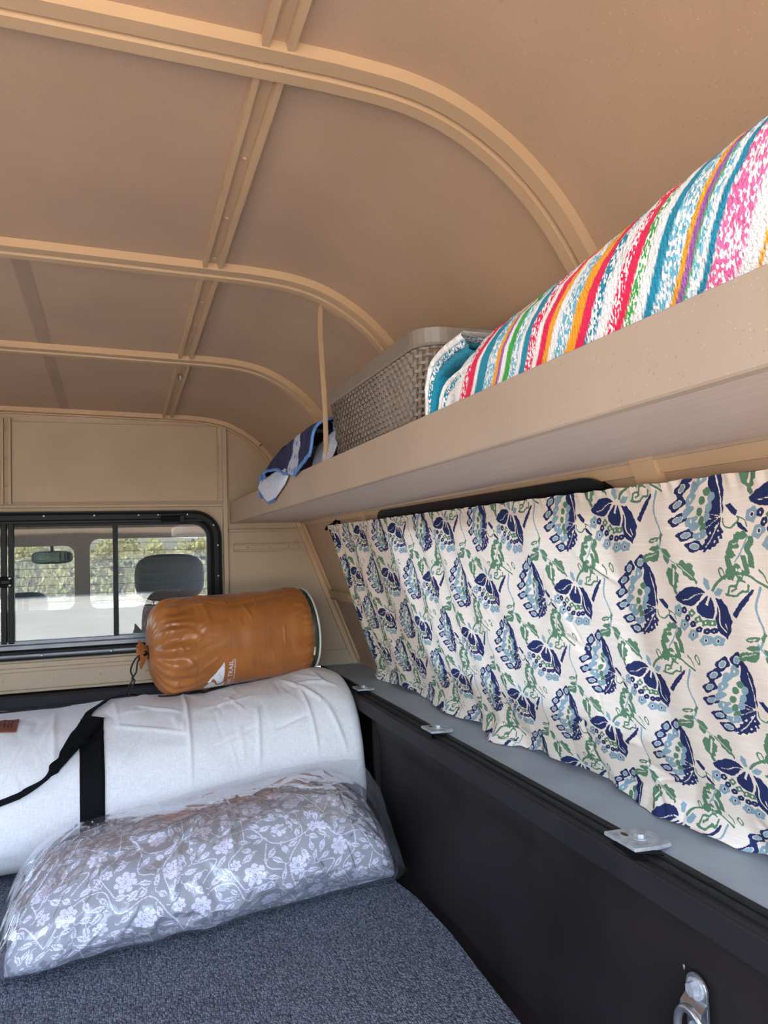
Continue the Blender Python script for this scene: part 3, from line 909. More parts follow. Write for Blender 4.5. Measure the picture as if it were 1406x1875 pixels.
    line(2, [(985, 468), (1090, 485), (1150, 440), (1205, 440), (1210, 370)], 2.6, c8)
    line(2, [(1040, 440), (1100, 400)], 2.2, c8)
    leaf(0, [(1276, 418), (1240, 428), (1150, 540), (1065, 690), (1112, 728), (1140, 660), (1205, 560)], c8, 0.7, 4, 11)
    # light blue stem and green leaf group
    line(1, [(1322, 395), (1298, 600), (1335, 720), (1400, 870), (1390, 1000), (1330, 1130)], 2.6, c8)
    leaf(2, [(1395, 860), (1430, 900), (1400, 990), (1372, 930)], c8, 1.0, 4, 12)
    leaf(2, [(1372, 930), (1290, 925), (1222, 962), (1245, 985), (1350, 975)], c8, 1.0, 4, 13); line(3, [(1255, 965), (1340, 950)], 1.4, c8)
    leaf(2, [(1390, 1010), (1300, 1018), (1218, 1052), (1300, 1082), (1375, 1060)], c8, 1.0, 4, 14)
    leaf(2, [(1380, 1085), (1250, 1100), (1160, 1132), (1152, 1205), (1240, 1195), (1300, 1215), (1372, 1160)], c8, 2.0, 5, 15); line(3, [(1190, 1160), (1340, 1110)], 1.2, c8)
    leaf(2, [(1405, 1050), (1480, 1070), (1540, 1150), (1500, 1250), (1440, 1180)], c8, 2.0, 5, 16)
    # long hanging leaves right of the large flower
    line(1, [(612, 490), (650, 545), (705, 590)], 2.0, c4)
    leaf(2, [(705, 585), (735, 575), (775, 600), (800, 690), (770, 665), (742, 640)], c4, 3.2, 4.2, 17); line(3, [(715, 592), (780, 655)], 1.2, c4)
    leaf(2, [(702, 592), (668, 615), (672, 655), (700, 700), (716, 735), (722, 655)], c4, 3.2, 4.2, 18); line(3, [(700, 610), (702, 690)], 2.6, c4)
    # big outlined leaf with a blue vein, and a small outlined leaf
    for k, (p, w) in enumerate((([(290, 815), (330, 850), (390, 830)], 6), ([(290, 830), (300, 890), (250, 920), (300, 950), (320, 930)], 4.5),
                                ([(255, 935), (240, 1000), (230, 1030)], 5), ([(300, 1020), (230, 1060), (250, 1110)], 5), ([(235, 1080), (265, 1180), (250, 1240), (280, 1285)], 6.5),
                                ([(280, 1285), (310, 1190), (345, 1160), (370, 1280), (385, 1190)], 5.5), ([(380, 1050), (430, 1190), (440, 1240)], 5), ([(425, 860), (440, 920), (410, 980), (450, 1060), (475, 1180)], 5.5))):
        line(2, p, w * 1.25, c8)
    line(1, [(405, 860), (375, 950), (345, 1050), (305, 1120)], 1.8, c8)
    line(2, [(130, 1165), (165, 1250), (225, 1285)], 2.4, c8); line(2, [(135, 1160), (180, 1175), (225, 1280)], 2.0, c8)
    line(2, [(540, 1205), (600, 1270), (640, 1350)], 3.4, c8, True); line(2, [(660, 1190), (650, 1240), (705, 1320)], 2.0, c8); line(2, [(665, 1190), (700, 1240), (712, 1310)], 2.0, c8)
    nx, ny = int(SPX / RES), int(SPY / RES)
    img = np.zeros((nx, ny, 3), np.float32)
    X, Y = np.meshgrid((np.arange(nx) + 0.5) * RES, (np.arange(ny) + 0.5) * RES, indexing='ij')
    wx = X + 0.5 * n2(X / 3.0, Y / 3.0, 5); wy = Y + 0.5 * n2(X / 3.0, Y / 3.0, 6)
    for ch, pts in els:
        pa = np.array(pts)
        for j in range(-3, 4):
            for i in range(-4, 5):
                q = pa + [i * SPX + j * SHIFT, j * SPY]
                lo, hi = q.min(0), q.max(0)
                if hi[0] < 0 or hi[1] < 0 or lo[0] > SPX or lo[1] > SPY: continue
                i0, i1 = max(0, int(lo[0] / RES) - 2), min(nx, int(hi[0] / RES) + 3)
                j0, j1 = max(0, int(lo[1] / RES) - 2), min(ny, int(hi[1] / RES) + 3)
                if i1 <= i0 or j1 <= j0: continue
                msk = in_poly(wx[i0:i1, j0:j1], wy[i0:i1, j0:j1], [tuple(z) for z in q])
                sub = img[i0:i1, j0:j1]
                sub[msk] = 0
                if ch < 3: sub[msk, ch] = 1
    return img
PRINT = build_print()
def sample_print(s, t):
    """s right, t down in mm -> bilinear coverage"""
    nx, ny = PRINT.shape[:2]
    def at(a, b_):
        j = np.floor(b_ / SPY); bb = b_ - j * SPY; aa = (a - j * SHIFT) % SPX
        return PRINT[np.clip((aa / RES).astype(int), 0, nx - 1), np.clip((bb / RES).astype(int), 0, ny - 1)]
    out = 0
    for da in (-0.3, 0.3):
        for db in (-0.3, 0.3):
            out = out + at(s + da, t + db)
    return out / 4.0

nu, nv = 860, 400
yy0, yy1 = 2.075, 0.532
g = np.linspace(0, 1, nu)
Yt = 1.0 / (1 / (yy0 + 0.25) + g * (1 / (yy1 + 0.25) - 1 / (yy0 + 0.25))) - 0.25   # denser towards the near end
v = np.linspace(0, 1, nv)
YY, VV = np.meshgrid(Yt, v, indexing='ij')
L = 0.478
Z = 0.800 - VV * (0.800 - 0.3590)
YB = YY + VV * (0.055 * np.clip((YY - 1.2) / 0.9, 0, 1)) + VV * (YY < 0.9) * 0.0
lean = 0.556 + (0.722 - 0.556) * VV
fold = 0.0055 * np.sin(YY * 61 + 2.2 * np.sin(YY * 9)) * (1 - 0.55 * VV) * np.clip((YY - 0.6) / 1.1, 0.25, 1) * np.clip(VV * 10, 0.25, 1)
fold += 0.006 * n2(YY * 9 + VV * 1.2, VV * 1.5, 1) * np.clip(VV * 4, 0, 1)
fold += 0.012 * n2(YY * 4 - VV * 1.7, VV * 2.0, 2) * np.clip(VV * 2, 0, 1) * np.clip(1.15 - VV, 0.2, 1)
fold += creases(YY, VV * 0.478, rand_creases(5, 46, (0.5, 2.1), (0.05, 0.47), (0.06, 0.22), 0.006, 0.005, (1.9, 0.5)))
fold += creases(YY, VV * 0.478, rand_creases(6, 40, (0.5, 2.1), (0.36, 0.47), (0.03, 0.10), 0.006, 0.006))
hem = np.exp(-((1 - VV) / 0.09) ** 2)
fold += hem * (0.015 * n2(YY * 11, VV * 0.0 + 3.3, 4) + 0.007 * n2(YY * 26, VV * 2, 5))
ruf = np.exp(-(VV / 0.03) ** 2)
fold += ruf * 0.0010 * np.sin(YY * 330 + 3 * n2(YY * 20, VV, 8))
billow = -0.012 * np.sin(math.pi * VV) 
Xc = lean + fold * 1.0 + billow * 0.6
wallmax = wall_x(np.clip(Z, 0.36, 0.83)) - 0.0175
Xc = np.minimum(Xc, wallmax)
Zc = Z + 0.0007 * np.sin(YY * 120 + 4 * n2(YY * 8, VV, 9)) * np.exp(-(VV / 0.02) ** 2) + hem * (0.003 + 0.003 * n2(YY * 13, VV * 0, 11)) 
pool = np.clip((VV - 0.93) / 0.07, 0, 1) ** 1.5 * np.clip(0.55 + 0.9 * n2(YY * 7.5, VV * 0 + 1.7, 14), 0, 1.3)
Xc = Xc - 0.026 * pool; Zc = Zc - 0.004 * pool + 0.003 * np.sin(pool * 9)
Zc = np.maximum(Zc, ZR + 0.0015)
Pc = np.stack([Xc, YB, Zc], -1)
S_mm = (1.043 - YB) * 1000
T_mm = (VV * L - 0.152) * 1000
cov = sample_print(S_mm + 4 * n2(YY * 6, VV * 4, 12), T_mm + 3 * n2(YY * 6, VV * 4, 13))
edge_hem = (YY < yy1 + 0.006)
mt, nt, b = new_mat('floral_printed_cotton')
at = N(nt, 'ShaderNodeVertexColor'); at.layer_name = 'print'
sep = N(nt, 'ShaderNodeSeparateColor'); nt.links.new(at.outputs['Color'], sep.inputs[0])
vv = coords(nt, (1, 1, 1))
slub = N(nt, 'ShaderNodeTexNoise'); slub.inputs['Scale'].default_value = 1.0; slub.inputs['Detail'].default_value = 3
mp = N(nt, 'ShaderNodeMapping'); mp.inputs['Scale'].default_value = (20, 30, 700)
nt.links.new(vv, mp.inputs['Vector']); nt.links.new(mp.outputs[0], slub.inputs['Vector'])
basec = ramp(nt, [(0.35, rgba((242, 226, 209))), (0.62, rgba((247, 234, 220))), (0.72, rgba((252, 245, 236)))])
nt.links.new(slub.outputs['Fac'], basec.inputs['Fac'])
last = basec.outputs['Color']
wv = N(nt, 'ShaderNodeTexNoise'); wv.inputs['Scale'].default_value = 900; nt.links.new(vv, wv.inputs['Vector'])
for i, col in ((1, (142, 170, 181)), (2, (96, 134, 106)), (0, (43, 53, 96))):
    mr = N(nt, 'ShaderNodeMapRange', interpolation_type='SMOOTHSTEP')
    mr.inputs['From Min'].default_value = 0.36; mr.inputs['From Max'].default_value = 0.64
    nt.links.new(sep.outputs[i], mr.inputs['Value'])
    cc = ramp(nt, [(0.3, (*[x * 0.85 for x in s2l(col)], 1)), (0.7, (*[min(1, x * 1.2) for x in s2l(col)], 1))])
    nt.links.new(wv.outputs['Fac'], cc.inputs['Fac'])
    mxn = N(nt, 'ShaderNodeMixRGB')
    nt.links.new(mr.outputs[0], mxn.inputs['Fac']); nt.links.new(last, mxn.inputs['Color1']); nt.links.new(cc.outputs[0], mxn.inputs['Color2'])
    last = mxn.outputs['Color']
nt.links.new(last, b.inputs['Base Color'])
b.inputs['Roughness'].default_value = 0.9
b.inputs['Specular IOR Level'].default_value = 0.15
trl = N(nt, 'ShaderNodeBsdfTranslucent'); nt.links.new(last, trl.inputs['Color'])
mxs = N(nt, 'ShaderNodeMixShader'); mxs.inputs['Fac'].default_value = 0.22
nt.links.new(b.outputs[0], mxs.inputs[1]); nt.links.new(trl.outputs[0], mxs.inputs[2])
nt.links.new(mxs.outputs[0], nt.nodes['Material Output'].inputs['Surface'])
add_bump(nt, b, slub.outputs['Fac'], 0.15, 0.0008)
M['curtain'] = mt
curtain = grid_obj('floral_curtain', Pc, M['curtain'], None, colattr={'print': cov})
setp(curtain, 'cream cotton curtain printed with navy, blue and green flowers under the shelf', 'curtain')
rod = empty('curtain_rod', (0.560, 2.085, 0.79), 'thin black curtain rod with hook end at the curtain corner', 'rod')
tube('rod', [(0.5625, 2.092, 0.796), (0.5625, 0.52, 0.7975)], 0.003, M['rubber'], rod, 8, up=[0, 0, 1])
tube('end_hook', smooth_path([(0.562, 2.110, 0.791), (0.561, 2.085, 0.797), (0.566, 2.050, 0.803), (0.570, 2.025, 0.812), (0.573, 2.010, 0.806)], 5), 0.0045, M['rubber'], rod, 8, up=[1, 0, 0])

# ------------------------------------------------------------------ woven basket on the shelf
basket = empty('woven_basket', (0.43, 1.07, 0.838), 'taupe grey plastic storage basket with woven sides on the shelf', 'basket')
M['basket'] = mat_plain('taupe_plastic', (126, 113, 101), 0.45, var=0.08, scale=30)
BX0, BX1, BY0, BY1, BZ0, BZ1 = 0.3535, 0.490, 0.852, 1.292, 0.8385, 0.985
def basket_loop(z, grow=0.0, n=6, r=0.036):
    k = (z - BZ0) / (BZ1 - BZ0)
    ins = 0.016 * (1 - k) 
    x0, x1 = BX0 + ins * 0.35 - grow, BX1 - ins + grow
    y0, y1 = BY0 + ins * 1.6 - grow, BY1 - ins * 2.6 + grow
    pts = []
    for (cx, cy, a0) in ((x0 + r, y0 + r, 180), (x1 - r, y0 + r, 270), (x1 - r, y1 - r, 0), (x0 + r, y1 - r, 90)):
        for j in range(n + 1):
            a = math.radians(a0 + 90 * j / n)
            pts.append((cx + r * math.cos(a), cy + r * math.sin(a)))
    return np.array(pts)
def loop_at(z, svals, grow=0.0):
    p = basket_loop(z, grow); q = np.vstack([p, p[:1]])
    d = np.concatenate([[0], np.cumsum(np.linalg.norm(np.diff(q, axis=0), axis=1))])
    tt = (np.asarray(svals) % 1.0) * d[-1]
    return np.stack([np.interp(tt, d, q[:, 0]), np.interp(tt, d, q[:, 1])], -1), d[-1]
_, PER = loop_at(0.95, [0.0])
# perimeter fractions: corner near-left 0..c, near face, right side, far face, left side last
cl = 0.036 * math.pi / 2 / PER
near = (BX1 - BX0 - 0.08) / PER
sC1 = cl; sN = cl + near; sC2 = sN + cl; 
left_len = (BY1 - BY0 - 0.10) / PER
sL0 = 1.0 - left_len - 0.004
def strands(s0, s1, rows, cols, amp, wid, name, hole=None):
    """over-under weave of flat strands between perimeter fractions s0..s1"""
    V, Fc = [], []
    def add_strip(center, side, thick):
        base = len(V); n = len(center)
        for c, sd, tk in zip(center, side, thick):
            V.extend([c - sd - tk * 0.0, c - sd * 0.8 + tk, c + sd * 0.8 + tk, c + sd])
        for i in range(n - 1):
            for j in range(3):
                Fc.append((base + i * 4 + j, base + (i + 1) * 4 + j, base + (i + 1) * 4 + j + 1, base + i * 4 + j + 1))
    zs = np.linspace(BZ0 + 0.004, BZ1 - 0.002, rows)
    ss = np.linspace(s0, s1, cols)
    dense = np.linspace(s0, s1, cols * 4 - 3)
    for r_, z in enumerate(zs):
        ph = r_ % 2
        xy, _ = loop_at(z, dense); xo, _ = loop_at(z, dense, 0.01)
        nn = (xo - xy) / 0.01
        off = amp * np.cos(math.pi * (np.arange(len(dense)) / 4.0 + ph))
        c = [np.array([p[0] + q[0] * o, p[1] + q[1] * o, z]) for p, q, o in zip(xy, nn, off)]
        add_strip(c, [np.array([0, 0, wid])] * len(c), [np.array([q[0], q[1], 0]) * 0.0008 for q in nn])
    zd = np.linspace(BZ0 + 0.004, BZ1 - 0.002, rows * 4 - 3)
    for c_, s in enumerate(ss):
        ph = c_ % 2
        P3 = []; NN = []
        for k, z in enumerate(zd):
            a1, _ = loop_at(z, [s]); a2, _ = loop_at(z, [s], 0.01)
            nn = (a2[0] - a1[0]) / 0.01
            o = -amp * math.cos(math.pi * (k / 4.0 + ph))
            P3.append(np.array([a1[0][0] + nn[0] * o, a1[0][1] + nn[1] * o, z])); NN.append(nn)
        sd = [np.array([-q[1], q[0], 0]) * wid * 0.8 for q in NN]
        add_strip(P3, sd, [np.array([q[0], q[1], 0]) * 0.0008 for q in NN])
    o = pydata(name, V, Fc, M['basket'], basket)
    o['kind'] = 'stuff'
    return o
strands(sL0, 1.0 - 0.002, 18, 44, 0.0016, 0.0028, 'woven_side')
strands(sC2 + 0.01, sC2 + left_len, 12, 26, 0.0013, 0.0036, 'woven_side')
strands(0.0, cl + near * 0.30, 17, 9, 0.0014, 0.0022, 'woven_corner')
strands(sN - near * 0.25, sC2, 17, 8, 0.0014, 0.0022, 'woven_corner')
strands(0.5 - 0.0 + 0.01, sL0 - 0.002, 13, 14, 0.0014, 0.0030, 'woven_end')
# solid liner walls behind the fine weave on both long sides, posts, base and rim
def liner(s0, s1, name, z0=BZ0, z1=BZ1, grow=-0.0022):
    P = []
    for s in np.linspace(s0, s1, 16):
        row = []
        for z, gg in ((z0, grow), (z1, grow), (z1, grow - 0.002), (z0, grow - 0.002)):
            q, _ = loop_at(z, [s], gg); row.append((q[0][0], q[0][1], z))
        P.append(row)
    return grid_obj(name, np.array(P), M['basket'], basket, closed_v=True, smooth=False)
liner(sL0 - 0.002, 1.0 - 0.0005, 'side_wall'); liner(sC2, sC2 + left_len + 0.01, 'side_wall')
liner(0.5, sL0, 'end_wall')
liner(cl + near * 0.31, cl + near * 0.35, 'corner_post', grow=0.0005); liner(sN - near * 0.30, sN - near * 0.26, 'corner_post', grow=0.0005)
liner(cl + near * 0.35, sN - near * 0.30, 'end_wall', z1=0.945)
liner(0.997, 1.0, 'corner_post', grow=0.0006)
bp = basket_loop(BZ0 + 0.003, -0.001)
pydata('base', [(x, y, BZ0 + 0.003) for x, y in bp], [tuple(range(len(bp)))], M['basket'], basket)
lp = basket_loop(BZ1, 0.0)
rimP = []
prof_r = [(-0.002, -0.001), (0.004, -0.001), (0.0055, 0.002), (0.0065, 0.020), (0.0035, 0.0225), (-0.003, 0.0225), (-0.003, 0.018)]
for dg, dz in prof_r:
    q = basket_loop(BZ1, dg)
    rimP.append([(x, y, BZ1 + dz) for x, y in q])
grid_obj('rim', np.array(rimP).transpose(1, 0, 2), M['basket'], basket, closed_u=True, closed_v=True, smooth=False)

# ------------------------------------------------------------------ striped towel
towel = empty('striped_towel', (0.42, 0.55, 0.84), 'rolled white terry towel with bright coloured stripes on the shelf', 'towel')
WHT, TEAL, LBL, RED, PNK, ORG, PUR, GRN = (243, 240, 236), (38, 138, 164), (116, 184, 205), (233, 40, 84), (238, 110, 160), (243, 164, 40), (158, 96, 164), (72, 170, 78)
#   stripes along the roll from the far end: (end position, colour, woven-with-white?)
seq = [(0.7530, WHT, 0), (0.7390, RED, 1), (0.7251, RED, 0), (0.7172, WHT, 0), (0.6983, TEAL, 0), (0.6786, LBL, 1), (0.6704, ORG, 0), (0.6640, PUR, 0), (0.6546, WHT, 0), (0.6419, GRN, 0), (0.6272, LBL, 1), (0.6191, WHT, 0), (0.6061, TEAL, 0), (0.5918, RED, 1), (0.5827, WHT, 0), (0.5714, RED, 0), (0.5628, ORG, 0), (0.5529, WHT, 0), (0.5342, LBL, 1), (0.5215, ORG, 0), (0.5093, RED, 0), (0.4968, TEAL, 1), (0.4845, WHT, 0), (0.4742, RED, 1), (0.4646, RED, 0), (0.4544, GRN, 1), (0.4431, WHT, 0), (0.4328, TEAL, 0), (0.4143, LBL, 1), (0.4082, ORG, 0), (0.4017, PUR, 0), (0.3993, GRN, 0), (0.3928, LBL, 1), (0.3883, WHT, 0), (0.3805, TEAL, 0), (0.3530, PNK, 1), (0.3384, WHT, 0), (0.3342, ORG, 0), (0.3250, WHT, 0),
       (0.3150, RED, 0), (0.3050, ORG, 0), (0.2950, WHT, 0), (0.2800, LBL, 1), (0.2680, TEAL, 0), (0.2550, WHT, 0), (0.10, GRN, 0)]
ends = np.array([q[0] for q in seq]); cols = np.array([s2l(q[1]) for q in seq]); jac = np.array([q[2] for q in seq], float)
def stripe(yv):
    idx = np.clip(np.searchsorted(-ends, -yv, side='left'), 0, len(seq) - 1)
    return cols[idx], jac[idx]
def terry_mat(name):
    mt, nt, b = new_mat(name)
    at = N(nt, 'ShaderNodeVertexColor'); at.layer_name = 'stripe'
    aj = N(nt, 'ShaderNodeVertexColor'); aj.layer_name = 'woven'
    v = coords(nt)
    mp = N(nt, 'ShaderNodeMapping'); mp.inputs['Scale'].default_value = (600, 600, 330); mp.inputs['Rotation'].default_value = (math.radians(35), 0, 0)
    nt.links.new(v, mp.inputs['Vector'])
    vo = N(nt, 'ShaderNodeTexVoronoi'); vo.inputs['Scale'].default_value = 1.0; vo.inputs['Randomness'].default_value = 0.8
    nt.links.new(mp.outputs[0], vo.inputs['Vector'])
    sp = N(nt, 'ShaderNodeSeparateColor'); nt.links.new(vo.outputs['Color'], sp.inputs[0])
    gt = N(nt, 'ShaderNodeMath', operation='GREATER_THAN'); gt.inputs[1].default_value = 0.52
    nt.links.new(sp.outputs[0], gt.inputs[0])
    mu = N(nt, 'ShaderNodeMath', operation='MULTIPLY')
    sj = N(nt, 'ShaderNodeSeparateColor'); nt.links.new(aj.outputs['Color'], sj.inputs[0])
    nt.links.new(sj.outputs[0], mu.inputs[0]); nt.links.new(gt.outputs[0], mu.inputs[1])
    m1 = N(nt, 'ShaderNodeMixRGB'); m1.inputs['Color2'].default_value = rgba(WHT)
    nt.links.new(mu.outputs[0], m1.inputs['Fac']); nt.links.new(at.outputs['Color'], m1.inputs['Color1'])
    no = N(nt, 'ShaderNodeTexNoise'); no.inputs['Scale'].default_value = 420; no.inputs['Detail'].default_value = 2
    nt.links.new(v, no.inputs['Vector'])
    nt.links.new(m1.outputs[0], b.inputs['Base Color'])
    b.inputs['Roughness'].default_value = 1.0
    b.inputs['Specular IOR Level'].default_value = 0.1
    b.inputs['Sheen Weight'].default_value = 0.06
    add_bump(nt, b, no.outputs['Fac'], 0.8, 0.003)
    return mt
M['terry'] = terry_mat('striped_terry')
ny_, na = 700, 130
yv = np.linspace(0.20, 0.775, ny_); av = np.linspace(0, 2 * math.pi, na + 1)[:-1]
Yg, Ag = np.meshgrid(yv, av, indexing='ij')
taper = np.clip((0.775 - Yg) / 0.02, 0, 1) ** 0.5
sc_h = interp(Yg, [0.2, 0.30, 0.37, 0.49, 0.59, 0.70, 0.76, 0.80], [0.088, 0.0850, 0.0825, 0.0765, 0.0715, 0.0660, 0.0600, 0.054])
sc_w = interp(Yg, [0.2, 0.5, 0.7, 0.81], [0.080, 0.074, 0.068, 0.060])
ca, sa = np.cos(Ag), np.sin(Ag)
e = 2 / 2.35
Xg = 0.3485 + sc_w + sc_w * np.sign(ca) * np.abs(ca) ** e * (0.7 + 0.3 * taper)
Zg = 0.8385 + sc_h + sc_h * np.sign(sa) * np.abs(sa) ** e * (0.75 + 0.25 * taper)
bulge = 0.005 * n2(Yg * 10, Ag * 1.2, 21) + 0.0012 * n2(Yg * 60, Ag * 7, 22) + 0.0006 * RNG.rand(*Yg.shape)
Xg = np.clip(Xg + bulge * ca, 0.3482, None); Zg = np.clip(Zg + bulge * sa, 0.8385, None)
slant = Yg + 0.056 * np.sin(Ag) + 0.013 * n2(Yg * 9, np.abs(Ag - math.pi) * 1.1, 23) * 0.8 + 0.011
cst, jst = stripe(slant)
grid_obj('towel_roll', np.stack([Xg, Yg, Zg], -1), M['terry'], towel, closed_v=True, colattr={'stripe': cst, 'woven': jst[..., None].repeat(3, -1)})
cap_i = np.stack([Xg, Yg, Zg], -1)[-1]
cc_ = cap_i.mean(0)
pydata('roll_end', list(cap_i + [0, -0.0005, 0]) + [tuple(cc_ + [0, -0.012, 0])], [(i, (i + 1) % na, na) for i in range(na)], M['white_cloth'], towel)
# folded outer layer that shows at the far end: nested bent layers
def fold_layer(name, y_end, top, bot, thick, colors, x0, x1):
    """a layer bent round the far end, from over the roll down to the shelf; colors along its length"""
    path = smooth_path([(y_end - 0.105, top + 0.001), (y_end - 0.055, top - 0.002), (y_end - 0.020, top - 0.010), (y_end - 0.004, top - 0.030), (y_end, top - 0.055), (y_end - 0.001, bot)], 14)
    n = len(path)
    t = np.gradient(path, axis=0); t /= np.linalg.norm(t, axis=1)[:, None]
    nn = np.stack([-t[:, 1], t[:, 0]], -1)
    ring = []
    xs = np.concatenate([np.linspace(0, 1, 40), np.linspace(1, 0, 40)])
    for k, xx in enumerate(xs):
        inner_ = k >= 40
        rnd = math.sqrt(max(0.0, 1 - (abs(xx - 0.0) < 0.03) * (1 - xx / 0.03) ** 2 * 0.9)) if xx < 0.03 else 1.0
        h = thick * 0.5 * (-1 if inner_ else 1) * rnd
        ring.append(np.stack([np.full(n, x0 + (x1 - x0) * xx), path[:, 0] + nn[:, 0] * h, path[:, 1] + nn[:, 1] * h], -1))
    P = np.array(ring).transpose(1, 0, 2)
    P = P + 0.0010 * vnoise(P * 160, 31)[..., None] + 0.0005 * RNG.rand(*P.shape)
    depth = np.broadcast_to(np.array([max(0, xx) for xx in xs]), P.shape[:2]) * (x1 - x0)
    frac = depth
    idx = np.searchsorted(np.array([c[0] for c in colors]), frac)
    idx = np.clip(idx, 0, len(colors) - 1)
    cs = np.array([s2l(c[1]) for c in colors])[idx]; js = np.array([c[2] for c in colors], float)[idx]
    return grid_obj(name, P, M['terry'], towel, closed_v=True, colattr={'stripe': cs, 'woven': js[..., None].repeat(3, -1)})
for nm_, ye, tp_, th_, cl_, jc_ in (('outer_fold', 0.8400, 0.9620, 0.0085, WHT, 0), ('outer_fold', 0.8310, 0.9535, 0.0090, TEAL, 1), ('outer_fold', 0.8220, 0.9445, 0.0080, TEAL, 0),
                                    ('inner_fold', 0.8050, 0.9270, 0.0050, WHT, 0), ('inner_fold', 0.7990, 0.9210, 0.0060, TEAL, 1), ('inner_fold', 0.7920, 0.9140, 0.0060, WHT, 0)):
    fold_layer(nm_, ye, tp_, 0.8390, th_, [(0.5, cl_, jc_)], 0.3495, 0.455)
# ------------------------------------------------------------------ white canvas bag
def sgnpow(c, p):
    return np.sign(c) * np.abs(c) ** p
BAG_X0, BAG_X1 = -1.12, 0.588
BAG_CR = [(0.165, 0.30, 0.155, 0.66, 0.004, 0.006), (-0.155, 0.32, -0.135, 0.62, 0.006, 0.004), (0.42, 0.33, 0.50, 0.50, 0.005, 0.007), (0.50, 0.50, 0.535, 0.64, 0.005, 0.005), (0.44, 0.37, 0.555, 0.44, 0.005, 0.006),
          (0.452, 0.40, 0.462, 0.64, 0.004, 0.005), (0.33, 0.46, 0.315, 0.64, 0.005, 0.005), (0.20, 0.42, 0.34, 0.40, 0.006, 0.004), (0.03, 0.36, 0.15, 0.42, 0.005, 0.005), (-0.02, 0.44, 0.16, 0.52, 0.005, 0.004), (0.36, 0.55, 0.45, 0.52, 0.006, -0.006)]
BAG_CR += rand_creases(8, 70, (-1.0, 0.56), (0.25, 0.75), (0.04, 0.16), 0.005, 0.004) + rand_creases(9, 40, (-1.0, 0.56), (0.28, 0.45), (0.05, 0.15), 0.006, 0.005, (1.2, 0.5))
def bag_point(x, a):
    """surface of the stuffed bag; x along the truck's width, a round the section (0 = back, pi = front)"""
    x = np.asarray(x, float); a = np.asarray(a, float)
    endR = np.clip((BAG_X1 - x) / 0.035, 0, 1); endL = np.clip((x - BAG_X0) / 0.05, 0, 1)
    k = (1 - (1 - endR) ** 2.5) ** 0.4 * (1 - (1 - endL) ** 2.5) ** 0.4
    k = 0.80 + 0.20 * k
    ry = 0.250 * k; top = 0.345 + 0.030 * np.clip((x + 0.3) / 0.9, 0, 1) - 0.010 * np.exp(-((x + 0.05) / 0.2) ** 2) - 0.007 * np.exp(-((x - 0.25) / 0.14) ** 2)
    top = top + 0.012 * np.exp(-((x - 0.52) / 0.06) ** 2)
    rz = (top - 0.016) / 2 * (0.70 + 0.30 * k); cz = 0.016 + (top - 0.016) / 2
    e = 2 / 2.7
    y = sgnpow(np.cos(a), e) * ry; z = sgnpow(np.sin(a), e) * rz
    y = 2.095 + y + 0.26 * z
    z = cz + z
    # slack cloth: broad dents, sharp creases running down the face
    q = np.stack([x * 5.5, a * 1.3, 0 * x], -1)
    d = 0.010 * vnoise(q, 41)
    d = d + creases(x, a * 0.21, BAG_CR)
    d = d + 0.0016 * vnoise(np.stack([x * 26, a * 6, 0 * x], -1), 44)
    y = y + d * np.cos(a); z = np.maximum(z + d * np.sin(a), 0.0155)
    return np.stack([x, y, z], -1)
def surf_n(fn, u, v, e=1e-3):
    du = fn(u + e, v) - fn(u - e, v); dv = fn(u, v + e) - fn(u, v - e)
    n = np.cross(dv, du); n /= np.linalg.norm(n, axis=-1, keepdims=True) + 1e-12
    return n
bag = empty('canvas_bag', (XC, 2.09, 0.0155), 'long white canvas duffel bag with black webbing handle lying against the front', 'bag')
mt, nt, b = new_mat('white_linen_canvas')
v = coords(nt)
mp = N(nt, 'ShaderNodeMapping'); mp.inputs['Scale'].default_value = (60, 900, 900); nt.links.new(v, mp.inputs['Vector'])
mp2 = N(nt, 'ShaderNodeMapping'); mp2.inputs['Scale'].default_value = (900, 80, 80); nt.links.new(v, mp2.inputs['Vector'])
na_ = N(nt, 'ShaderNodeTexNoise'); nb_ = N(nt, 'ShaderNodeTexNoise')
for n_, m_ in ((na_, mp), (nb_, mp2)):
    n_.inputs['Scale'].default_value = 1.0; n_.inputs['Detail'].default_value = 2; nt.links.new(m_.outputs[0], n_.inputs['Vector'])
ad = N(nt, 'ShaderNodeMath', operation='ADD'); nt.links.new(na_.outputs['Fac'], ad.inputs[0]); nt.links.new(nb_.outputs['Fac'], ad.inputs[1])
hf = N(nt, 'ShaderNodeMath', operation='MULTIPLY'); hf.inputs[1].default_value = 0.5; nt.links.new(ad.outputs[0], hf.inputs[0])
rp = ramp(nt, [(0.35, rgba((214, 211, 208))), (0.65, rgba((236, 234, 232)))])
nt.links.new(hf.outputs[0], rp.inputs['Fac']); nt.links.new(rp.outputs[0], b.inputs['Base Color'])
b.inputs['Roughness'].default_value = 0.92; b.inputs['Specular IOR Level'].default_value = 0.15
add_bump(nt, b, hf.outputs[0], 0.2, 0.0006)
M['canvas'] = mt
xs = np.concatenate([BAG_X1 - 0.035 * (1 - np.cos(np.linspace(0, math.pi / 2, 18))) , np.linspace(BAG_X1 - 0.037, BAG_X0 + 0.05, 440), np.linspace(BAG_X0 + 0.049, BAG_X0, 12)])
aa = np.linspace(0, 2 * math.pi, 241)[:-1]
Xg, Ag = np.meshgrid(xs, aa, indexing='ij')
Pb = bag_point(Xg, Ag)
rows = [Pb]
cA = Pb[0].mean(0); cB = Pb[-1].mean(0)
pre = [cA + (Pb[0] - cA) * s + np.array([0.010 * (1 - s) - 0.004 * s, 0, 0]) for s in (0.02, 0.25, 0.5, 0.75, 0.92)]
post = [cB + (Pb[-1] - cB) * s for s in (0.9, 0.5, 0.02)]
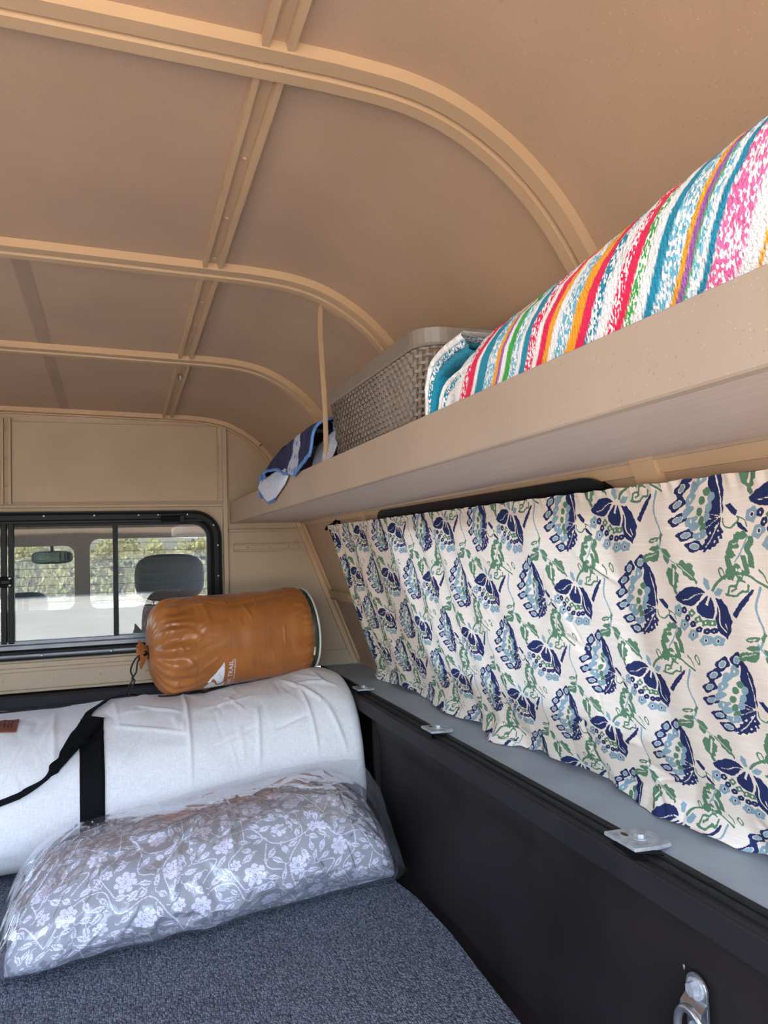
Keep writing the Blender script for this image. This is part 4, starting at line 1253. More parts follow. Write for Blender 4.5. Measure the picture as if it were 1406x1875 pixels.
grid_obj('bag_body', np.concatenate([np.array(pre), Pb, np.array(post)], 0), M['canvas'], bag, closed_v=True)
def ribbon(name, ctrl, mat, thick=0.0022, lift=0.002, n=14, parent=bag, fn=bag_point):
    """band over the bag: ctrl = list of (x_left, x_right, a_left, a_right, lift)"""
    c = smooth_path(ctrl, n)
    W = np.linspace(0, 1, 7)
    U = c[:, 0:1] + (c[:, 1:2] - c[:, 0:1]) * W; Vv = c[:, 2:3] + (c[:, 3:4] - c[:, 2:3]) * W
    base = fn(U, Vv); nn = surf_n(fn, U, Vv)
    cen = np.array([XC, 2.09, 0.18]); flip = np.sign(((base - np.stack([U, 0 * U + 2.09, 0 * U + 0.18], -1)) * nn).sum(-1, keepdims=True))
    nn = nn * flip
    lo = base + nn * (lift + c[:, 4:5, None]); hi = lo + nn * thick
    P = np.concatenate([lo, hi[:, ::-1]], 1)
    return grid_obj(name, P, mat, parent, closed_v=True, smooth=True)
ribbon('handle_band', [(-0.089, -0.036, 1.90, 2.00, 0.0), (-0.089, -0.036, 2.15, 2.20, 0.0), (-0.087, -0.034, 2.55, 2.55, 0.0), (-0.085, -0.032, 2.90, 2.90, 0.0), (-0.084, -0.032, 3.25, 3.22, 0.0), (-0.083, -0.032, 3.7, 3.7, 0.0)], M['strap'])
ribbon('handle_loop', [(-0.078, -0.034, 1.86, 1.98, 0.0035), (-0.092, -0.050, 2.02, 2.16, 0.006), (-0.118, -0.076, 2.40, 2.44, 0.008), (-0.140, -0.100, 2.70, 2.62, 0.010), (-0.158, -0.134, 2.86, 2.82, 0.010), (-0.190, -0.184, 2.93, 2.985, 0.008), (-0.244, -0.244, 3.02, 3.075, 0.006), (-0.36, -0.36, 3.10, 3.16, 0.006), (-0.50, -0.50, 3.06, 3.14, 0.006)], M['strap'])
ribbon('handle_loop', [(-0.086, -0.064, 1.93, 1.95, 0.004), (-0.078, -0.062, 1.78, 1.81, 0.003), (-0.060, -0.050, 1.66, 1.69, 0.003), (-0.022, -0.014, 1.47, 1.49, 0.003), (0.02, 0.028, 1.30, 1.32, 0.003), (0.05, 0.058, 1.10, 1.10, 0.003)], M['strap'])
for xa, xb_, a0 in ((-0.75, -0.12, 1.44), (0.10, 0.42, 1.45)):
    xs_ = np.linspace(xa, xb_, 60); ang = a0 + 0.05 * np.sin(xs_ * 14)
    p = bag_point(xs_, ang); p[:, 2] += 0.002
    tube('zip_edge', p, 0.0030, M['cord'], bag, 6)
lab_u, lab_v = np.meshgrid(np.linspace(-0.345, -0.231, 30), np.linspace(1.70, 2.02, 16), indexing='ij')
lb = bag_point(lab_u + 0.006 * (lab_v - 1.7), lab_v); nn = surf_n(bag_point, lab_u, lab_v)
nn = nn * np.sign(nn[..., 2:3])
tagob = grid_obj('leather_tag', np.concatenate([lb + nn * 0.001, (lb + nn * 0.0032)[:, ::-1]], 1), M['leather'], bag, closed_v=True)
# ------------------------------------------------------------------ stuffed sleeping bag in an orange sack
sk_A, sk_B, SK_R = np.array([0.076, 2.205, 0.466]), np.array([0.520, 2.262, 0.494]), 0.132
sk_ax = (sk_B - sk_A); SK_L = np.linalg.norm(sk_ax); sk_ax = sk_ax / SK_L
sk_u = np.cross([0, 0, 1.0], sk_ax); sk_u /= np.linalg.norm(sk_u)      # horizontal, away from the camera side
sk_w = np.cross(sk_ax, sk_u)                                           # up
SACK_CR = rand_creases(31, 60, (0.02, 0.14), (0.15, 0.62), (0.03, 0.09), 0.004, 0.0035, (0.0, 0.35)) + rand_creases(32, 50, (0.05, 0.42), (0.15, 0.62), (0.03, 0.10), 0.005, 0.0022, (1.6, 0.35)) + rand_creases(33, 40, (0.38, 0.42), (0.1, 0.62), (0.02, 0.04), 0.003, 0.003, (0.0, 0.2))
SACK_CR += [(0.20, 0.30, 0.41, 0.27, 0.010, -0.004), (0.10, 0.36, 0.20, 0.34, 0.008, 0.003)]
def sack_point(t, a):
    """t 0..1 along the sack, a angle (0 = back, pi/2 = up, pi = front)"""
    t = np.asarray(t, float); a = np.asarray(a, float)
    g = np.clip(t / 0.13, 0, 1)
    r = SK_R * np.clip(1 - (1 - g) ** 2.3, 0.0, 1) ** 0.42
    r = np.maximum(r, 0.012)
    tail = np.clip(-t / 0.05, 0, 1)
    r = r + 0.022 * tail * (1 + 0.5 * np.sin(3 * a + 1.0))
    r = r * (1 - 0.10 * np.clip((t - 0.93) / 0.07, 0, 1) ** 2) * (1 - 0.03 * np.sin(math.pi * np.clip(t, 0, 1)) * 0)
    gat = np.clip(1 - t / 0.30, 0, 1)
    ph = 3.0 * vnoise(np.stack([t * 6, np.cos(a) * 2, np.sin(a) * 2], -1), 51)
    r = r * (1 + gat * (0.055 * np.sin(13 * a + ph) + 0.035 * np.sin(23 * a - 2 * ph)))
    hem = np.clip((t - 0.90) / 0.1, 0, 1)
    r = r * (1 + hem * 0.022 * np.sin(34 * a + 2 * ph))
    ca, sa = np.cos(a), np.sin(a)
    r = r + 0.0055 * vnoise(np.stack([t * 3.2, ca * 1.3 + 4, sa * 1.3], -1), 52) + 0.0016 * vnoise(np.stack([t * 16, ca * 2.0, sa * 2.0], -1), 53)
    r = r + creases(t * SK_L, a * SK_R, SACK_CR) * np.clip(t * 6, 0, 1)
    flat = np.where(sa < -0.75, 1 - 0.25 * (-sa - 0.75), 1)
    base = sk_A + sk_ax * (t[..., None] * SK_L)
    return base + r[..., None] * (ca[..., None] * sk_u + (sa * flat)[..., None] * sk_w)
sack = empty('sleeping_bag_sack', (0.30, 2.23, 0.338), 'shiny orange stuff sack holding a sleeping bag on top of the canvas bag', 'sleeping bag')
mt, nt, b = new_mat('orange_nylon')
v = coords(nt)
no = N(nt, 'ShaderNodeTexNoise'); no.inputs['Scale'].default_value = 14; no.inputs['Detail'].default_value = 4; nt.links.new(v, no.inputs['Vector'])
rp = ramp(nt, [(0.3, rgba((152, 90, 40))), (0.7, rgba((174, 108, 52)))])
nt.links.new(no.outputs['Fac'], rp.inputs['Fac']); nt.links.new(rp.outputs[0], b.inputs['Base Color'])
b.inputs['Roughness'].default_value = 0.29; b.inputs['Sheen Weight'].default_value = 0.08; b.inputs['Sheen Roughness'].default_value = 0.4
n3 = N(nt, 'ShaderNodeTexNoise'); n3.inputs['Scale'].default_value = 38; n3.inputs['Detail'].default_value = 3
mp = N(nt, 'ShaderNodeMapping'); mp.inputs['Scale'].default_value = (3.5, 0.35, 0.35); nt.links.new(v, mp.inputs['Vector']); nt.links.new(mp.outputs[0], n3.inputs['Vector'])
add_bump(nt, b, n3.outputs['Fac'], 0.15, 0.003)
M['nylon'] = mt
ts = np.concatenate([np.linspace(-0.055, 0.0, 10), np.linspace(0.004, 0.30, 90), np.linspace(0.305, 0.985, 150)])
as_ = np.linspace(0, 2 * math.pi, 241)[:-1]
Tg, Ag = np.meshgrid(ts, as_, indexing='ij')
sk_body = grid_obj('sack_body', sack_point(Tg, Ag), M['nylon'], sack, closed_v=True)
# end of the sleeping bag bulging out of the sack: dark green shell with white piping
def ring_of(t, r, n=60, wob=0.0):
    a = np.linspace(0, 2 * math.pi, n + 1)[:-1]
    rr = r * (1 + wob * np.sin(9 * a + 1) * 0.5 + wob * np.sin(17 * a))
    return (sk_A + sk_ax * t * SK_L)[None] + rr[:, None] * (np.cos(a)[:, None] * sk_u + np.sin(a)[:, None] * sk_w)
rings = np.array([ring_of(0.96, SK_R * 0.86), ring_of(0.985, SK_R * 0.905, wob=0.01), ring_of(1.01, SK_R * 0.92, wob=0.012), ring_of(1.03, SK_R * 0.90), ring_of(1.045, SK_R * 0.80), ring_of(1.055, SK_R * 0.5), ring_of(1.057, SK_R * 0.02)])
grid_obj('bag_end', rings, M['green_cloth'], sack, closed_v=True)
tube('piping', ring_of(1.022, SK_R * 0.925, 70), 0.0032, M['white_cloth'], sack, 6, closed=True, up=list(sk_ax))
tube('care_tag', [ring_of(0.985, SK_R * 0.93, 60)[k] for k in (33, 34, 35)], 0.003, M['white_cloth'], sack, 5)
# drawstring and toggle
ends = sk_A + sk_ax * (0.0)
tog = ends + np.array([-0.012, -0.012, 0.004])
tube('drawstring', [ends + 0.016 * (math.cos(t) * sk_u + math.sin(t) * sk_w) for t in np.linspace(0, 2 * math.pi, 17)[:-1]], 0.003, M['cord'], sack, 6, closed=True, up=list(sk_ax))
tube('cord_lock', [tog + np.array([-0.004, -0.004, 0.010]), tog + np.array([0.006, -0.004, -0.010])], 0.0075, M['rubber'], sack, 10)
lc = tog + np.array([-0.004, -0.006, -0.006])
tube('drawstring', smooth_path([lc, lc + [-0.018, -0.004, -0.012], lc + [-0.030, -0.006, -0.040], lc + [-0.024, -0.008, -0.062], lc + [-0.034, -0.010, -0.080], lc + [-0.046, -0.012, -0.105]], 6), 0.0022, M['cord'], sack, 6, up=[0.2, 1, 0])
tube('drawstring', smooth_path([lc, lc + [-0.012, -0.005, -0.020], lc + [-0.016, -0.008, -0.046], lc + [-0.027, -0.009, -0.062], lc + [-0.020, -0.010, -0.068], lc + [-0.030, -0.012, -0.090], lc + [-0.036, -0.012, -0.110]], 6), 0.0022, M['cord'], sack, 6, up=[0.2, 1, 0])
# printed mark and lettering on the sack
def sack_decal(name, V2, F2, t0, a0, lift=0.0016):
    """V2 in metres: first coordinate along the sack, second round it (upwards at the front)"""
    V2 = np.array(V2, float)
    t = t0 + V2[:, 0] / SK_L; a = a0 - V2[:, 1] / SK_R
    p = sack_point(t, a); cen = sk_A + sk_ax * (t[:, None] * SK_L)
    d = p - cen; d /= np.linalg.norm(d, axis=1)[:, None]
    o = pydata(name, p + d * lift, F2, M['white_print'], sk_body)
    return o
def text_mesh(body, size, spacing=1.0):
    cu = bpy.data.curves.new('lettering', 'FONT'); cu.body = body; cu.size = size; cu.space_character = spacing
    cu.resolution_u = 2
    ob = bpy.data.objects.new('lettering', cu); COL.objects.link(ob)
    dg = bpy.context.evaluated_depsgraph_get(); dg.update()
    me = bpy.data.meshes.new_from_object(ob.evaluated_get(dg))
    V = [tuple(v_.co[:2]) for v_ in me.vertices]; Fc = [tuple(p.vertices) for p in me.polygons]
    bpy.data.objects.remove(ob); bpy.data.curves.remove(cu); bpy.data.meshes.remove(me)
    return np.array(V), Fc
def cut_poly(pts, step=0.006):
    bm_ = bmesh.new()
    vs_ = [bm_.verts.new((x, y, 0)) for x, y in pts]
    bm_.faces.new(vs_)
    bmesh.ops.triangulate(bm_, faces=bm_.faces[:])
    ys_ = [p[1] for p in pts]; xs__ = [p[0] for p in pts]
    for lo, hi, nrm in ((min(ys_), max(ys_), (0, 1, 0)), (min(xs__), max(xs__), (1, 0, 0))):
        c = lo + step
        while c < hi:
            bmesh.ops.bisect_plane(bm_, geom=bm_.verts[:] + bm_.edges[:] + bm_.faces[:], plane_co=(c if nrm[0] else 0, c if nrm[1] else 0, 0), plane_no=nrm)
            c += step
    bm_.verts.index_update()
    V_ = [(v_.co.x, v_.co.y) for v_ in bm_.verts]; F_ = [tuple(v_.index for v_ in f_.verts) for f_ in bm_.faces]
    bm_.free()
    return V_, F_
def dc(cx, cy):
    return (((cx / 14.06 + 360) - 404) * 0.00156 + 0.006, 0.049 - ((cy / 14.06 + 1160) - 1218) * 0.0026)
up_poly = [(610, 805), (625, 835), (635, 1050), (635, 1200), (620, 1245), (560, 1282), (512, 1270), (470, 1215), (440, 1150), (400, 1108), (355, 1110), (325, 1140), (305, 1185), (262, 1195), (245, 1150), (285, 1105), (420, 980)]
lo_poly = [(175, 1310), (250, 1240), (330, 1172), (385, 1155), (418, 1185), (448, 1262), (492, 1312), (552, 1328), (620, 1297), (680, 1245), (688, 1400), (640, 1420), (260, 1410), (190, 1370)]
for pl_ in (up_poly, lo_poly):
    V_, F_ = cut_poly([dc(*q) for q in pl_])
    sack_decal('printed_mark', V_, F_, 0.38, 3.83)
for body, x_base, size, y_end in (('OZARK TRAIL', 833, None, 785), ('OUTDOOR EQUIPMENT', 900, None, 770)):
    V_, F_ = text_mesh(body, 1.0)
    w_ = V_[:, 0].max() - V_[:, 0].min(); h_ = V_[:, 1].max() - min(0, V_[:, 1].min())
    tw = 0.140 if body.startswith('OZ') else 0.146
    th = 0.0112 if body.startswith('OZ') else 0.0048
    y_top = dc(0, y_end)[1]; xb_ = dc(x_base, 0)[0]
    Vm = [(xb_ - q[1] / h_ * th, y_top - tw + (q[0] - V_[:, 0].min()) / w_ * tw) for q in V_]
    sack_decal('printed_lettering', Vm, F_, 0.38, 3.83)
# maker's name burnt into the bag's leather tag
V_, F_ = text_mesh('erili', 1.0)
w_ = V_[:, 0].max()
tu = -0.292 + V_[:, 0] / w_ * 0.050; tv = 1.93 - V_[:, 1] * 0.150 / 0.7
tp = bag_point(tu + 0.006 * (tv - 1.7), tv); tn = surf_n(bag_point, tu, tv); tn = tn * np.sign(tn[..., 2:3])
pydata('tag_lettering', tp + tn * 0.0055, F_, M['ink'], tagob)
# ------------------------------------------------------------------ bedding in a clear plastic bag
BED_CR = rand_creases(61, 70, (-0.2, 0.56), (0.10, 0.55), (0.04, 0.16), 0.007, 0.006)
PLA_CR = rand_creases(62, 120, (-0.2, 0.56), (0.08, 0.58), (0.03, 0.16), 0.003, 0.004, (0.6, 0.9)) + rand_creases(63, 60, (-0.22, 0.0), (0.12, 0.40), (0.06, 0.16), 0.0022, 0.004, (2.2, 0.2)) + rand_creases(64, 30, (0.42, 0.56), (0.12, 0.5), (0.05, 0.12), 0.003, 0.005, (1.2, 0.4))
def bed_point(u, a, grow=0.0, crinkle=0.0):
    """u -1..1 along, a round the section (0 back, pi front)"""
    u = np.asarray(u, float); a = np.asarray(a, float)
    x = 0.182 + u * (0.372 + grow) 
    k = np.clip(1 - np.abs(u) ** 8.0, 0, 1) ** 0.45
    kz = np.clip(1 - np.abs(u) ** 5.5, 0, 1) ** 0.5
    top = (0.190 + grow * 0.9) * (0.22 + 0.78 * kz) * (1 + 0.07 * u)
    ry = (0.152 + grow) * (0.62 + 0.38 * k)
    rz = top / 2
    e = 2 / 2.25
    y = sgnpow(np.cos(a), e) * ry; z = sgnpow(np.sin(a), e) * rz
    yc = 1.628 + 0.055 * u
    y = yc + y + 0.22 * z
    z = 0.0165 + rz + z
    d = 0.010 * vnoise(np.stack([x * 7, a * 1.6, 0 * x], -1), 61) + 0.004 * vnoise(np.stack([x * 19, a * 4, 0 * x], -1), 62)
    d = d + creases(x, a * 0.12, BED_CR)
    if crinkle:
        d = d * 0.75 + crinkle * (creases(x, a * 0.12, PLA_CR) + 0.0012 * vnoise(np.stack([x * 30, a * 7, 0 * x + 2], -1), 66))
    y = y + d * np.cos(a); z = z + d * np.sin(a) * np.where(z < 0.03, 0.2, 1)
    return np.stack([x, y, np.maximum(z, 0.0158 + 0.0012 * (grow == 0))], -1)
def floral_tile(size=190.0, res=0.6, seed=4):
    """pale leaves, stems and blooms on a repeat of size mm"""
    rs = np.random.RandomState(seed)
    n = int(size / res); img = np.zeros((n, n), np.float32)
    X, Y = np.meshgrid((np.arange(n) + 0.5) * res, (np.arange(n) + 0.5) * res, indexing='ij')
    def draw(pts, val):
        pa = np.array(pts)
        for i in (-1, 0, 1):
            for j in (-1, 0, 1):
                q = pa + [i * size, j * size]; lo, hi = q.min(0), q.max(0)
                if hi[0] < 0 or hi[1] < 0 or lo[0] > size or lo[1] > size: continue
                i0, i1 = max(0, int(lo[0] / res) - 1), min(n, int(hi[0] / res) + 2); j0, j1 = max(0, int(lo[1] / res) - 1), min(n, int(hi[1] / res) + 2)
                msk = in_poly(X[i0:i1, j0:j1], Y[i0:i1, j0:j1], [tuple(z) for z in q])
                img[i0:i1, j0:j1][msk] = val
    def leaf(x, y, ang, L, w):
        t = np.linspace(0, 1, 12); hw = w * np.sin(math.pi * t ** 0.8) 
        d = np.array([math.cos(ang), math.sin(ang)]); pn = np.array([-d[1], d[0]]); bend = 0.18 * L * rs.uniform(-1, 1)
        c = np.array([x, y]) + np.outer(t * L, d) + np.outer(bend * t * t, pn)
        draw(list(c + np.outer(hw, pn)) + list((c - np.outer(hw, pn))[::-1]), 1)
        if w > 3.0:
            m_ = np.outer(np.full(12, 0.5), pn); draw(list((c + m_)[1:-1]) + list((c - m_)[1:-1][::-1]), 0)
            s_ = hw * 0.45
            for k in (4, 6, 8):
                p0 = c[k]; p1 = c[min(11, k + 2)] + pn * s_[k] * 1.6; p2 = c[min(11, k + 2)] - pn * s_[k] * 1.6
                for pp in (p1, p2):
                    dd = pp - p0; nn = np.array([-dd[1], dd[0]]) / (np.linalg.norm(dd) + 1e-9) * 0.3
                    draw([p0 + nn, pp + nn, pp - nn, p0 - nn], 0)
    def stem(p, w=1.5):
        q = smooth_path(p, 8); t = np.gradient(q, axis=0); t /= np.linalg.norm(t, axis=1)[:, None] + 1e-9
        pn = np.stack([-t[:, 1], t[:, 0]], -1) * w / 2
        draw(list(q + pn) + list((q - pn)[::-1]), 1); return q, t
    def bloom(x, y, r, n_p, ph):
        for ring_, (rr, ww, off) in enumerate(((r, 0.34, 0), (r * 0.66, 0.32, 0.5), (r * 0.36, 0.30, 0))):
            for k in range(n_p):
                a = ph + 2 * math.pi * (k + off) / n_p
                t = np.linspace(0, 2 * math.pi, 14)[:-1]
                for sc, val in ((1.0, 0), (0.86, 1)):
                    ex = rr * 0.55 + rr * 0.45 * np.cos(t) * sc; ey = rr * ww * np.sin(t) * sc
                    draw([(x + a_ * math.cos(a) - b_ * math.sin(a), y + a_ * math.sin(a) + b_ * math.cos(a)) for a_, b_ in zip(ex, ey)], val)
        t = np.linspace(0, 2 * math.pi, 13)[:-1]
        draw([(x + 2.6 * math.cos(q), y + 2.6 * math.sin(q)) for q in t], 0); draw([(x + 1.5 * math.cos(q), y + 1.5 * math.sin(q)) for q in t], 1)
    main = [[(0, 20), (40, 45), (80, 30), (120, 60), (160, 50), (190, 20)], [(10, 190), (30, 140), (70, 120), (100, 150), (140, 130), (175, 160), (200, 190)],
            [(60, 10), (75, 60), (60, 95), (90, 130)], [(150, 0), (165, 45), (150, 90), (170, 130)], [(5, 90), (40, 85), (25, 120)], [(110, 60), (115, 95), (140, 100)]]
    for p in main:
        stem(p, 1.6)
    for x, y, r, npt, ph in ((45, 62, 17, 7, 0.2), (125, 35, 15, 8, 0.5), (100, 108, 18, 7, 0.9), (165, 95, 16, 8, 0.0), (28, 150, 16, 7, 0.4), (140, 160, 17, 8, 0.7), (80, 172, 12, 6, 0.1), (182, 30, 11, 6, 0.4), (85, 8, 11, 6, 0.3), (185, 145, 10, 6, 0.2), (8, 30, 11, 6, 0.8), (70, 95, 9, 6, 0.1)):
        bloom(x, y, r, npt, ph)
    for _ in range(1500):                       # fill the ground with leaf sprays until it is evenly covered
        x, y = rs.uniform(0, size, 2); a = rs.uniform(0, 2 * math.pi); L_ = rs.uniform(15, 24)
        free = True
        for fr_, off in ((0.0, 0), (0.3, 0.5), (0.3, -0.5), (0.6, 0.3), (0.6, -0.3), (1.0, 0)):
            cx_ = x + math.cos(a) * L_ * fr_ - math.sin(a) * 5.0 * off; cy_ = y + math.sin(a) * L_ * fr_ + math.cos(a) * 5.0 * off
            ii, jj = int((cx_ % size) / res) % n, int((cy_ % size) / res) % n
            if img[max(0, ii - 2):ii + 3, max(0, jj - 2):jj + 3].max() > 0: free = False; break
        if not free: continue
        leaf(x, y, a, L_, rs.uniform(3.6, 5.0))
        stem([(x, y), (x - 5 * math.cos(a), y - 5 * math.sin(a)), (x - 8 * math.cos(a + 0.6), y - 8 * math.sin(a + 0.6))], 1.3)
    return img
FL = floral_tile()
nu, na2 = 520, 420
uu = np.sin(np.linspace(-math.pi / 2, math.pi / 2, nu)) * 0.5 + np.linspace(-1, 1, nu) * 0.5
uu = uu * 0.9985
ab = np.concatenate([np.linspace(0, 1.1, 30)[:-1], np.linspace(1.1, 4.5, na2 - 59), np.linspace(4.5, 2 * math.pi, 31)[1:-1]])
na2 = len(ab)
Ug, Ag = np.meshgrid(uu, ab, indexing='ij')
Pd = bed_point(Ug, Ag)
arc = np.concatenate([np.zeros((nu, 1)), np.cumsum(np.linalg.norm(np.diff(Pd, axis=1), axis=2), 1)], 1) * 1000
mid = arc[nu // 2]
arc_u = np.broadcast_to(mid[None], arc.shape)
sx = (Pd[..., 0] * 1000 + 12 * vnoise(Pd * 6, 71)); sy = arc_u + 10 * vnoise(Pd * 6 + 9, 72)
sx, sy = sx * 0.80 + 0.25 * sy, sy * 0.86 - 0.18 * sx
nF = FL.shape[0]
covb = FL[((sx / 0.6).astype(int)) % nF, ((sy / 0.6).astype(int)) % nF]
bedding = None
mt, nt, b = new_mat('grey_floral_bedding')
at = N(nt, 'ShaderNodeVertexColor'); at.layer_name = 'print'
sep = N(nt, 'ShaderNodeSeparateColor'); nt.links.new(at.outputs['Color'], sep.inputs[0])
mr = N(nt, 'ShaderNodeMapRange', interpolation_type='SMOOTHSTEP'); mr.inputs['From Min'].default_value = 0.3; mr.inputs['From Max'].default_value = 0.7
nt.links.new(sep.outputs[0], mr.inputs['Value'])
mxn = N(nt, 'ShaderNodeMixRGB'); mxn.inputs['Color1'].default_value = rgba((158, 158, 160)); mxn.inputs['Color2'].default_value = rgba((226, 222, 234))
nt.links.new(mr.outputs[0], mxn.inputs['Fac']); nt.links.new(mxn.outputs[0], b.inputs['Base Color'])
b.inputs['Roughness'].default_value = 0.9; b.inputs['Specular IOR Level'].default_value = 0.15
M['bedding'] = mt
bedding = grid_obj('folded_bedding', Pd, M['bedding'], None, closed_v=True, colattr={'print': covb[..., None].repeat(3, -1)})
setp(bedding, 'folded grey bedding with pale floral print inside the clear plastic', 'bedding')
# clear wrapper
mt = bpy.data.materials.new('clear_plastic'); mt.use_nodes = True
nt = mt.node_tree; nt.nodes.clear()
o_ = N(nt, 'ShaderNodeOutputMaterial'); tr = N(nt, 'ShaderNodeBsdfTransparent'); tr.inputs['Color'].default_value = (0.95, 0.95, 0.97, 1)
gl = N(nt, 'ShaderNodeBsdfGlossy'); gl.inputs['Roughness'].default_value = 0.09; gl.inputs['Color'].default_value = (0.95, 0.96, 1, 1)
df = N(nt, 'ShaderNodeBsdfDiffuse'); df.inputs['Color'].default_value = (0.80, 0.80, 0.84, 1)
lw = N(nt, 'ShaderNodeLayerWeight'); lw.inputs['Blend'].default_value = 0.35
rp = ramp(nt, [(0.0, (0.03, 0.03, 0.03, 1)), (0.6, (0.10, 0.10, 0.10, 1)), (1.0, (0.45, 0.45, 0.45, 1))]); nt.links.new(lw.outputs['Fresnel'], rp.inputs['Fac'])
m0 = N(nt, 'ShaderNodeMixShader'); m0.inputs['Fac'].default_value = 0.05; nt.links.new(tr.outputs[0], m0.inputs[1]); nt.links.new(df.outputs[0], m0.inputs[2])
m1 = N(nt, 'ShaderNodeMixShader'); nt.links.new(rp.outputs['Color'], m1.inputs['Fac']); nt.links.new(m0.outputs[0], m1.inputs[1]); nt.links.new(gl.outputs[0], m1.inputs[2])
tcp = coords(nt, (1, 1, 1)); nz = N(nt, 'ShaderNodeTexNoise'); nz.inputs['Scale'].default_value = 45; nz.inputs['Detail'].default_value = 4; nt.links.new(tcp, nz.inputs['Vector'])
bpn = N(nt, 'ShaderNodeBump'); bpn.inputs['Strength'].default_value = 0.25; bpn.inputs['Distance'].default_value = 0.006; nt.links.new(nz.outputs['Fac'], bpn.inputs['Height']); nt.links.new(bpn.outputs[0], gl.inputs['Normal'])
nt.links.new(m1.outputs[0], o_.inputs['Surface'])
M['plastic'] = mt
plas = empty('plastic_bag', (0.182, 1.65, 0.0155), 'clear crinkled plastic bag wrapped around the grey floral bedding', 'plastic bag')
up_ = np.linspace(-1, 1, 300); Up, Ap = np.meshgrid(up_ * 0.9985, np.linspace(0, 2 * math.pi, 261)[:-1], indexing='ij')
Pp = bed_point(Up, Ap, 0.017, 1.0)
grid_obj('wrapper', Pp, M['plastic'], plas, closed_v=True)
# loose gathered edges of the wrapper: a rear standing flap, the right ear, the left front fold
def flap(name, base, tip, n=40):
    base = smooth_path(base, 8); tip = smooth_path(tip, 8)
    T = np.linspace(0, 1, n)
    P = base[:, None, :] * (1 - T)[None, :, None] + tip[:, None, :] * T[None, :, None]
    P = P + 0.004 * vnoise(P * 38, 81)[..., None] * np.array([0.6, 1, 0.6]) + 0.0015 * vnoise(P * 120, 82)[..., None]
    P[..., 2] = np.maximum(P[..., 2], 0.0165)
    return grid_obj(name, P, M['plastic'], plas)
flap('top_flap', [(0.10, 1.67, 0.205), (0.25, 1.685, 0.213), (0.40, 1.70, 0.215), (0.50, 1.71, 0.200)], [(0.07, 1.705, 0.212), (0.24, 1.735, 0.228), (0.42, 1.76, 0.240), (0.535, 1.76, 0.232)])
flap('end_flap', [(0.50, 1.74, 0.190), (0.545, 1.70, 0.150), (0.560, 1.66, 0.10), (0.566, 1.60, 0.05)], [(0.545, 1.76, 0.222), (0.572, 1.71, 0.165), (0.580, 1.66, 0.10), (0.582, 1.58, 0.035)])
# ------------------------------------------------------------------ blue microfibre cloth bunched on the shelf
cloth = empty('microfibre_cloth', (0.42, 1.55, 0.838), 'navy and pale blue microfibre cloth bunched up and hanging over the shelf lip', 'cloth')
mt, nt, b = new_mat('microfibre')
at = N(nt, 'ShaderNodeVertexColor'); at.layer_name = 'dye'
v = coords(nt)
no = N(nt, 'ShaderNodeTexNoise'); no.inputs['Scale'].default_value = 260; no.inputs['Detail'].default_value = 3; nt.links.new(v, no.inputs['Vector'])
rp = ramp(nt, [(0.35, (0.72, 0.74, 0.80, 1)), (0.65, (1.15, 1.13, 1.10, 1))]); nt.links.new(no.outputs['Fac'], rp.inputs['Fac'])
ml = N(nt, 'ShaderNodeMixRGB', blend_type='MULTIPLY'); ml.inputs['Fac'].default_value = 0.8
nt.links.new(at.outputs['Color'], ml.inputs['Color1']); nt.links.new(rp.outputs[0], ml.inputs['Color2'])
nt.links.new(ml.outputs[0], b.inputs['Base Color']); b.inputs['Roughness'].default_value = 1.0; b.inputs['Specular IOR Level'].default_value = 0.1
b.inputs['Sheen Weight'].default_value = 0.05
add_bump(nt, b, no.outputs['Fac'], 0.6, 0.002)
M['micro'] = mt
M['edging'] = mat_plain('blue_cloth_edging', (92, 132, 190), 0.9, var=0.2, scale=250, bump=0.3)
NAVY, PALE, SKY = s2l((30, 34, 78)), s2l((182, 188, 204)), s2l((164, 186, 220))
npq = (160, 110)
pp, qq = np.meshgrid(np.linspace(0, 1, npq[0]), np.linspace(0, 1, npq[1]), indexing='ij')
def section_surface(Yf, ctrl_fn, pp, qq, amp=0.004, seed=91, fr=(9, 5)):
    nq = qq.shape[1]
    P = np.zeros(pp.shape + (3,))
    for i in range(pp.shape[0]):
        p = pp[i, 0]
        c = smooth_path(ctrl_fn(p), 12)
        d = np.concatenate([[0], np.cumsum(np.linalg.norm(np.diff(c, axis=0), axis=1))]); d /= d[-1]
        P[i, :, 0] = np.interp(qq[i], d, c[:, 0]); P[i, :, 2] = np.interp(qq[i], d, c[:, 1])
        P[i, :, 1] = Yf(p, qq[i])
    n = grid_normals(P)
    dsp = amp * n2(pp * fr[0], qq * fr[1], seed) + amp * 0.35 * n2(pp * fr[0] * 3, qq * fr[1] * 3, seed + 1)
    return P + n * dsp[..., None]
def hem_z(p):
    return interp(p, [0, 0.10, 0.2, 0.35, 0.5, 0.62, 0.74, 0.86, 1.0], [0.872, 0.905, 0.916, 0.916, 0.907, 0.893, 0.882, 0.895, 0.905])
def crest(p):
    return interp(p, [0, 0.08, 0.25, 0.5, 0.8, 1.0], [0.928, 0.950, 0.968, 0.980, 0.982, 0.975])
def body_ctrl(p):
    c = crest(p)
    return [(0.478, 0.843), (0.468, 0.885), (0.440, c - 0.012), (0.395, c), (0.358, c - 0.008), (0.338, c - 0.026), (0.329, max(hem_z(p) + 0.004, 0.0) if hem_z(p) < c - 0.03 else c - 0.032), (0.327, min(hem_z(p), c - 0.036))]
Pm = section_surface(lambda p, q: 1.865 - 0.535 * p - 0.03 * np.sin(q * 3.0) * (1 - p), body_ctrl, pp, qq, 0.006)
dye = np.zeros(pp.shape + (3,)); dye[:] = NAVY
dye[(pp < 0.60) & (qq < 0.56 - 0.12 * pp)] = PALE
bandc = 0.66 + 0.06 * np.sin(qq * 9)
